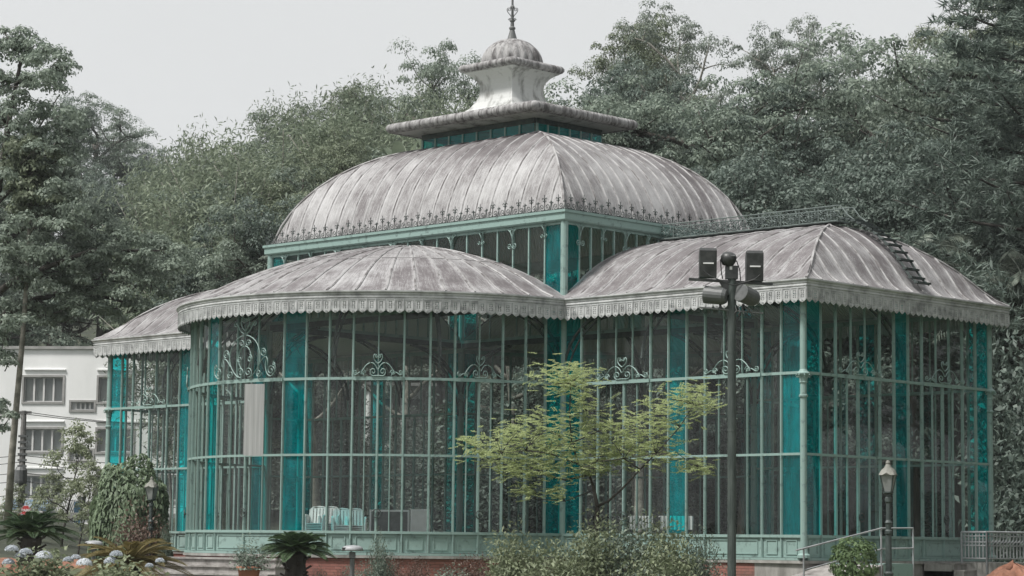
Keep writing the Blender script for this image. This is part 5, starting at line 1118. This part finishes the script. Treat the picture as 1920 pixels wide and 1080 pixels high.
# grey balustrade right of the entrance steps
def balustrade():
    c0 = np.array((A + 1.15, 7.15)); P0 = upl(1803, 1000, A + .9); P1 = upl(1850, 1000, A + 1.9); e = empty('grey_balustrade', (P0[0], P0[1], -1.3)); B = np.array((P0[0], P0[1], -1.3))
    a = np.zeros(3); b_ = P1 - B; b_[2] = 0; c = b_ + np.array((.3, 4.2, 0)); zt, zb = P0[2] + 1.3 + .03, at(1803, 1046, 64)[2] + 1.3; zm = zb + (zt - zb) * .62
    for p, q in ((a, b_), (b_, c)):
        d = q - p; n = max(3, int(np.linalg.norm(d) / .14))
        for z, r_ in ((zt, .028), (zt - .10, .016), (zm, .016), (zm - .09, .016), (zb, .018)): MB().tube([tuple(p + (0, 0, z)), tuple(q + (0, 0, z))], r_, 6).build('rail', RAIL_M, e)
        for k in range(n + 1):
            s = p + d * k / n; r_ = .033 if k in (0, n) else .018
            MB().tube([tuple(s + (0, 0, 0 if k in (0, n) else zb)), tuple(s + (0, 0, zt))], r_, 6).build('post' if k in (0, n) else 'baluster', RAIL_M, e)
            if k < n:
                s2 = p + d * (k + .5) / n; MB().tube([tuple(s2 + (0, 0, zm - .09)), tuple(s2 + (.03, .03, zm - .03)), tuple(s2 + (.08, .08, zm + .05))], .013, 4).build('curl', RAIL_M, e)
    mb = MB(); mb.box((-.3, .0, -.2), (b_[0] + .1, c[1], 1.28)); mb.build('base', CONC, e)
    return tag(e, 'grey metal balustrade with straight bars right of the entrance steps', 'railing')
balustrade()
def mound(x, y, D, rx, rz_, label, seed):
    p = at(x, y, D); gz = ground(p[0], p[1]); h = p[2] - gz; g = np.random.default_rng(seed); n, m = 40, 14; V = []; F = []
    for j in range(m + 1):
        t = j / m
        for k in range(n):
            a = 2 * PI * k / n; r_ = rx * (1 - t ** 1.7) ** .6 * (1 + .10 * math.sin(3 * a + seed) + .08 * g.normal()); V.append((p[0] + r_ * math.cos(a), p[1] + r_ * math.sin(a), gz - .1 + (h + .1) * t + .05 * g.normal() * (t > .05)))
    for j in range(m):
        for k in range(n): F.append((j * n + k, j * n + (k + 1) % n, (j + 1) * n + (k + 1) % n, (j + 1) * n + k))
    F4 = fast_mesh('soil_mound', V, F, SOIL, True); tag(link('soil_mound', F4), label, 'mound')
mound(1900, 1058, 50, 1.15, .8, 'heap of loose orange soil at the lower right corner', 1)
def bank(q, r0, r1, ztop, label, seed):
    g = np.random.default_rng(seed); n = 60; m = 9; V = []; F = []
    for i in range(n + 1):
        r = r0 + (r1 - r0) * i / n; e = min(1, 6 * min(i / n, 1 - i / n)) ** .5
        for j in range(m):
            t = -1 + 2 * j / (m - 1); p = CAM[:2] + FH * (q + t * 2.6) + RH * r; gz = ground(p[0], p[1]); V.append((p[0], p[1], gz - .05 + e * (1 - t * t) * max(.1, ztop - gz) * (1 + .10 * g.normal()) + .04 * g.normal()))
    for i in range(n):
        for j in range(m - 1): F.append((i * m + j, (i + 1) * m + j, (i + 1) * m + j + 1, i * m + j + 1))
    tag(link('soil_bank', fast_mesh('soil_bank', V, F, SOIL, True)), label, 'soil bank')
bank(76, -19, -10.5, -.28, 'long low bank of red soil behind the hydrangeas at left', 3)
mb = MB(); V = []; F = []
for i in range(31):
    for j, q in enumerate((53.0, 54.5, 56.0, 57.4)):
        p = CAM[:2] + FH * q + RH * (-34 + i * .85); V.append((p[0], p[1], ground(p[0], p[1]) + .02))
for i in range(30):
    for j in range(3): F.append((i * 4 + j, (i + 1) * 4 + j, (i + 1) * 4 + j + 1, i * 4 + j + 1))
tag(mb.add(V, F).build('path', CONC, None, True), kind='structure')

# ------------------------------------------------------------------ street: white house, pole, signs
def house():
    D = 128.0; c0 = at(20, 955, D); right = np.array((RH[0], RH[1], 0)); fwd = np.array((FH[0], FH[1], 0)); gz = ground(c0[0], c0[1])
    ang = math.atan2(RH[1], RH[0]) - .10; e = empty('white_house', (c0[0], c0[1], gz - .3), ang); k = D / FPX
    X = lambda x: (x - 20) * k; Z = lambda y: at(20, y, D)[2] - gz + .3
    w = 10.2; xl = -9.0; top = Z(652)
    wins = []      # openings x0,x1,y0,y1 (photo pixels at the facade)
    for x0, x1 in ((38, 113), (182, 250), (290, 345)):
        wins += [(x0, x1, 705, 752), (x0, x1, 803, 846), (x0, x1, 892, 936)]
    wins += [(130, 174, 752, 767), (130, 174, 843, 862)]
    # wall made of strips around the openings
    mb = MB(); xs = sorted({xl, w} | {X(q) for o in wins for q in o[:2]}); zs = sorted({0.0, top} | {Z(q) for o in wins for q in o[2:]})
    def inside(cx, cz): return any(X(o[0]) < cx < X(o[1]) and Z(o[3]) < cz < Z(o[2]) for o in wins)
    for i in range(len(xs) - 1):
        for j in range(len(zs) - 1):
            if not inside((xs[i] + xs[i + 1]) / 2, (zs[j] + zs[j + 1]) / 2): mb.add([(xs[i], 0, zs[j]), (xs[i + 1], 0, zs[j]), (xs[i + 1], 0, zs[j + 1]), (xs[i], 0, zs[j + 1])], [(0, 1, 2, 3)])
    mb.add([(xl, 0, 0), (xl, 9, 0), (w, 9, 0), (w, 0, 0), (xl, 0, top), (xl, 9, top), (w, 9, top), (w, 0, top)], [(0, 4, 5, 1), (1, 5, 6, 2), (2, 6, 7, 3), (4, 7, 6, 5)]); mb.add([(xl, .5, 0), (w, .5, 0), (w, .5, top), (xl, .5, top)], [(0, 1, 2, 3)]); mb.build('wall', WALLW, e)
    MB().box((xl - .1, -.12, top + .002), (w + .1, 9.1, top + .16)).build('parapet', DARKTRIM, e)
    for y in (692, 790, 878): MB().box((X(38), -.09, Z(y)), (X(118), -.003, Z(y) + .06)).build('ledge', WALLW, e); MB().box((X(178), -.09, Z(y)), (X(352), -.003, Z(y) + .06)).build('ledge', WALLW, e)
    MB().box((xl, -.06, Z(972)), (w, -.003, Z(960))).build('dado', DARKTRIM, e)
    for o in wins:
        x0, x1, z0, z1 = X(o[0]), X(o[1]), Z(o[3]), Z(o[2]); mb = MB(); t = .11
        for a in ((x0 - t, -.05, z0 - t, x1 + t, -.002, z0), (x0 - t, -.05, z1, x1 + t, -.002, z1 + t), (x0 - t, -.05, z0, x0, -.002, z1), (x1, -.05, z0, x1 + t, -.002, z1)): mb.box(a[:3], a[3:])
        fr = mb.build('window', DARKTRIM, e); n = 4 if x1 - x0 > 1.6 else 5 if z1 - z0 < .6 else 3
        for i in range(n):
            a, b2 = x0 + (x1 - x0) * i / n, x0 + (x1 - x0) * (i + 1) / n; m = MB()
            for q in ((a, .10, z0, a + .05, .15, z1), (b2 - .05, .10, z0, b2, .15, z1), (a + .05, .10, z0, b2 - .05, .15, z0 + .06), (a + .05, .10, z1 - .06, b2 - .05, .15, z1)): m.box(q[:3], q[3:])
            m.build('sash', FRAME_W, fr); MB().add([(a + .05, .125, z0 + .06), (b2 - .05, .125, z0 + .06), (b2 - .05, .125, z1 - .06), (a + .05, .125, z1 - .06)], [(0, 1, 2, 3)]).build('glass', WINGLASS, fr)
            if random.random() < .82 and z1 - z0 > .8: MB().box((a + .06, .26, z0 + (0 if random.random() < .6 else .35)), (b2 - .06, .29, z1 - .03)).build('curtain', BLIND, fr)
    # ground floor: awnings, blue door, grey strip
    for x0, x1 in ((22, 66), (72, 100)):
        mb = MB(); a, b2 = X(x0), X(x1); z = Z(936); n = 10
        mb.add([(a + (b2 - a) * i / n, -.02 - (.9 if j else 0), z - .45 * j - .04 * j * math.cos(2 * PI * i)) for j in (0, 1) for i in range(n + 1)], [(i, i + 1, n + 2 + i, n + 1 + i) for i in range(n)]); mb.box((a, -.93, z - .62), (b2, -.90, z - .44)); mb.build('awning', worn('awning_blue', (.10, .16, .22), (.22, .28, .34), 2, .8, 0), e)
    for x0, x1 in ((8, 20), (142, 156), (280, 305)): MB().box((X(x0), -.05, .0), (X(x1), -.002, Z(940))).build('door', BLUE_M, e)
    for i in range(8):
        for sg in (-1, 1): MB().bar((X(118) + i * .12, -.05, .2), (X(118) + i * .12 + sg * .5, -.05, 1.5), .02, .02).build('gate_bar', POST_M, e)
    return tag(e, 'three-storey white house with grey-framed windows behind the trees at left', 'house')
house()
def utility_pole():
    D = 112.0; p = at(45, 770, D); gz = ground(p[0], p[1]); e = empty('utility_pole', (p[0], p[1], gz), math.atan2(RH[1], RH[0])); h = p[2] - gz
    MB().tube([(0, 0, -.3), (0, 0, h)], [.17, .12], 10).build('pole', WOODP, e); MB().bar((-.5, 0, h - .08), (.35, 0, h - .08), .1, .12).build('crossarm', WOODP, e)
    for k in range(9): MB().bar((-.2, -.1, h - 1.2 - .28 * k), (.22, -.1, h - 1.2 - .28 * k), .1, .10).build('insulator', GREYM, e)
    MB().lathe([(.28, 0), (.30, .1), (.30, .6), (.22, .75)], (.0, -.28, h - 3.4), 12).build('transformer', GREYM, e)
    for i, (z, dz) in enumerate(((h - .05, .0), (h - .15, .1), (h - 2.1, .2), (h - 2.4, .25), (h - 2.9, .3), (h - 3.3, .35), (h - 3.9, .5))):
        for sg in (-1, 1):
            pts = [(sg * 14 * t, -.1 + .1 * i * t, z - dz * 0 - .9 * t * (1 - t) * 2 + .2 * t * (i % 3 - 1)) for t in np.linspace(0, 1, 9)]; MB().tube(pts, .018, 4).build('wire', BLACKM, e)
    return tag(e, 'grey utility pole strung with wires in front of the white house', 'utility pole')
utility_pole()
def shed():
    D = 112.0; c = at(690, 860, D); gz = ground(c[0], c[1]); e = empty('white_outbuilding', (c[0], c[1], gz - .5), math.atan2(RH[1], RH[0]) + .12); k = D / FPX; h = at(690, 722, D)[2] - gz + .5; w = 118 * k
    MB().box((0, 0, 0), (w, 3, h)).build('wall', WALLW, e); MB().box((-.2, -.3, h + .003), (w + .2, 3.2, h + .16)).build('roof', DARKTRIM, e)
    for a, b2 in ((.35, 1.0), (1.75, 2.5)):
        f = MB(); [f.box(q[:3], q[3:]) for q in ((a - .1, -.06, h - 2.6, a, -.002, h - .6), (b2, -.06, h - 2.6, b2 + .1, -.002, h - .6), (a - .1, -.06, h - .598, b2 + .1, -.002, h - .5))]; f.build('door_frame', FRAME_W, e); MB().box((a, -.03, h - 2.6), (b2, -.002, h - .6)).build('door', GREYM, e)
    tag(e, 'small white outbuilding glimpsed through the curved glass bay', 'outbuilding')
shed()
def text(body, size, mat, parent, loc, rot, ext=.004):
    cu = bpy.data.curves.new('lettering', 'FONT'); cu.body = body; cu.size = size; cu.align_x = 'CENTER'; cu.align_y = 'CENTER'; cu.extrude = ext; cu.offset = .006
    t = bpy.data.objects.new('lettering_curve', cu); me = bpy.data.meshes.new_from_object(t); bpy.data.objects.remove(t); me.materials.clear(); me.materials.append(mat); me.name = 'lettering'
    o = link('lettering', me, parent, loc); o.rotation_euler = rot; return o
def road_sign():
    D = 108.0; p = at(48, 957, D); gz = ground(p[0], p[1]); e = empty('road_sign', (p[0], p[1], gz), math.atan2(RH[1], RH[0])); z = p[2] - gz; k = D / FPX
    MB().tube([(.02, .06, -.3), (.02, .06, z + .35)], .05, 8).build('post', RAIL_M, e)
    mb = MB(); r_ = 9.3 * k / math.cos(PI / 8); mb.prism([(r_ * math.cos(PI / 8 + q * PI / 4), r_ * math.sin(PI / 8 + q * PI / 4)) for q in range(8)], -.02, 0); o = mb.build('stop_plate', WSIGN, e); o.location = (.02, 0, z)
    mb = MB(); r2 = r_ * .92; mb.prism([(r2 * math.cos(PI / 8 + q * PI / 4), r2 * math.sin(PI / 8 + q * PI / 4)) for q in range(8)], -.028, -.021); mb.build('red_face', RED_M, o); text('PARE', .17, WSIGN, o, (0, -.031, 0), (PI / 2, 0, 0))
    mb = MB(); mb.prism([(.22 * math.cos(2 * PI * q / 24), .22 * math.sin(2 * PI * q / 24)) for q in range(24)], -.02, 0); o2 = mb.build('round_plate', WSIGN, e); zz = at(41, 971, D)[2] - gz; o2.location = (-.15, -.05, zz)
    MB().tube([(.195 * math.cos(t), -.025, .195 * math.sin(t)) for t in np.linspace(0, 2 * PI, 25)], .022, 5, False).build('red_ring', RED_M, o2); MB().bar((-.14, -.036, .14), (.14, -.036, -.14), .012, .04).build('slash', RED_M, o2)
    MB().bar((-.02, -.025, -.12), (-.02, -.025, .05), .01, .04).build('arrow_shaft', BLACKM, o2); MB().bar((-.02, -.025, .05), (.08, -.025, .05), .01, .04).build('arrow_turn', BLACKM, o2); MB().prism([(.07, .10), (.07, 0), (.13, .05)], -.03, -.022).build('arrow_head', BLACKM, o2)
    mb = MB(); mb.box((.2, -.02, zz - .02), (.95, 0, zz + .16)); mb.build('name_plate', WSIGN, e)
    return tag(e, 'red stop sign above a round no-turn sign on a grey post', 'road sign')
road_sign()

# ------------------------------------------------------------------ inside the pavilion
def chair_mesh():
    mb = MB()
    mb.add([(-.22, -.22, .42), (.22, -.22, .42), (.20, .20, .40), (-.20, .20, .40), (-.22, -.22, .445), (.22, -.22, .445), (.20, .20, .425), (-.20, .20, .425)], [(0, 3, 2, 1), (4, 5, 6, 7), (0, 1, 5, 4), (1, 2, 6, 5), (2, 3, 7, 6), (3, 0, 4, 7)])
    for a in (-.17, -.085, 0, .085, .17): mb.bar((a, .21, .43), (a * 1.05, .30, .84), .06, .015, (0, 1, 0))
    mb.tube([(-.2, .2, .42), (-.23, .30, .80), (-.15, .315, .87), (0, .32, .89), (.15, .315, .87), (.23, .30, .80), (.2, .2, .42)], .022, 5)
    for sx in (-1, 1):
        mb.tube([(sx * .23, -.23, 0), (sx * .22, -.21, .42), (sx * .25, -.20, .62), (sx * .26, -.05, .66), (sx * .25, .24, .64)], .024, 5); mb.tube([(sx * .22, .28, 0), (sx * .20, .21, .42)], .024, 5)
    return mb.mesh('plastic_chair', WHITE_P)
CH = chair_mesh()
for q, (x, dv, n) in enumerate(((592, .0, 9), (617, .25, 9), (641, .0, 8), (667, .3, 8))):
    d = ray(x, 980); D = 63.4 + dv; p = CAM + d * D
    lb = ['leftmost', 'second', 'third', 'rightmost'][q]
    for k in range(n):
        o = link('plastic_chair', CH, None, (p[0], p[1], .02 + k * .045), .6 + .05 * random.random() + q * .1); tag(o, f'white plastic chair, {ORD[k]} from the bottom of the {lb} indoor stack', 'chair', f'{lb} stack of white chairs')
def board(x0, x1, y0, D, mat, label, fr=True):
    a, b_ = at(x0, y0, D), at(x1, y0, D); h = a[2] - .02; w = float(np.hypot(*(b_ - a)[:2])); e = empty('display_board', (a[0], a[1], .012), math.atan2((b_ - a)[1], (b_ - a)[0]))
    MB().box((.05, 0, .05), (w - .05, .03, h - .05)).build('sheet', mat, e)
    for q in ((0, -.015, 0, .05, .045, h), (w - .05, -.015, 0, w, .045, h), (.05, -.015, h - .05, w - .05, .045, h), (.05, -.015, 0, w - .05, .045, .05)): MB().box(q[:3], q[3:]).build('frame_rail', WSIGN, e)
    tag(e, label, 'board')
board(693, 768, 955, 65.5, GREYM, 'white-framed dark board standing inside behind the curved glass'); board(770, 806, 954, 65.2, CLOTH, 'plain white board standing right of the white-framed dark board')
board(458, 496, 722, 62.5, CLOTH, 'tall pale hanging sheet behind the large curved bay door') if False else None
hp = at(459, 720, 62.3); hq = at(496, 720, 62.3); hb = at(459, 855, 62.3)
mb = MB(); n = 14
mb.add([tuple(hp + (hq - hp) * i / n + np.array((0, .002 * math.sin(i * 1.9), 0)) + np.array((0, 0, (hb[2] - hp[2]) * j))) for j in (0, 1) for i in range(n + 1)], [(i, i + 1, n + 2 + i, n + 1 + i) for i in range(n)])
o = mb.build('hanging_sheet', SHEET_M, None, False); so = o.modifiers.new('thickness', 'SOLIDIFY'); so.thickness = .01; tag(o, 'pale ribbed sheet hanging inside the large curved bay door', 'sheet')
def table(x0, x1, y0, D, label):
    a, b_ = at(x0, y0, D), at(x1, y0, D); w = float(np.hypot(*(b_ - a)[:2])); e = empty('cloth_table', (a[0], a[1], .012), math.atan2((b_ - a)[1], (b_ - a)[0])); z = min(1.1, a[2])
    MB().box((0, 0, z - .03), (w, .8, z)).build('table_top', CLOTH, e); n = 30
    mb = MB(); mb.add([(w * i / n, -.02 + .025 * math.sin(i * 1.7), z - .001 - .36 * j) for j in (0, 1) for i in range(n + 1)], [(i, i + 1, n + 2 + i, n + 1 + i) for i in range(n)]); mb.build('cloth_skirt', CLOTH, e, True)
    for lx in (.06, w - .06):
        for ly in (.06, .74): MB().tube([(lx, ly, 0), (lx, ly, z - .03)], .025, 6).build('leg', IRON_D, e)
    tag(e, label, 'table')
table(1180, 1225, 958, 63.5, 'cloth-covered table inside, seen left of the teal pane'); table(1238, 1300, 960, 63.0, 'cloth-covered table inside, partly behind the teal pane')

# ------------------------------------------------------------------ thin morning haze over park and hill
hm = bpy.data.materials.new('haze_air'); hm.use_nodes = True; hn = hm.node_tree.nodes; hn.remove(hn['Principled BSDF'])
pv = hn.new('ShaderNodeVolumePrincipled'); pv.inputs['Color'].default_value = (.93, .97, 1.0, 1); pv.inputs['Density'].default_value = .00018; hm.node_tree.links.new(pv.outputs[0], hn['Material Output'].inputs['Volume'])
hz = MB(); hz.box((-800, -560, -6), (420, 860, 110)); tag(hz.build('haze', hm), kind='stuff')
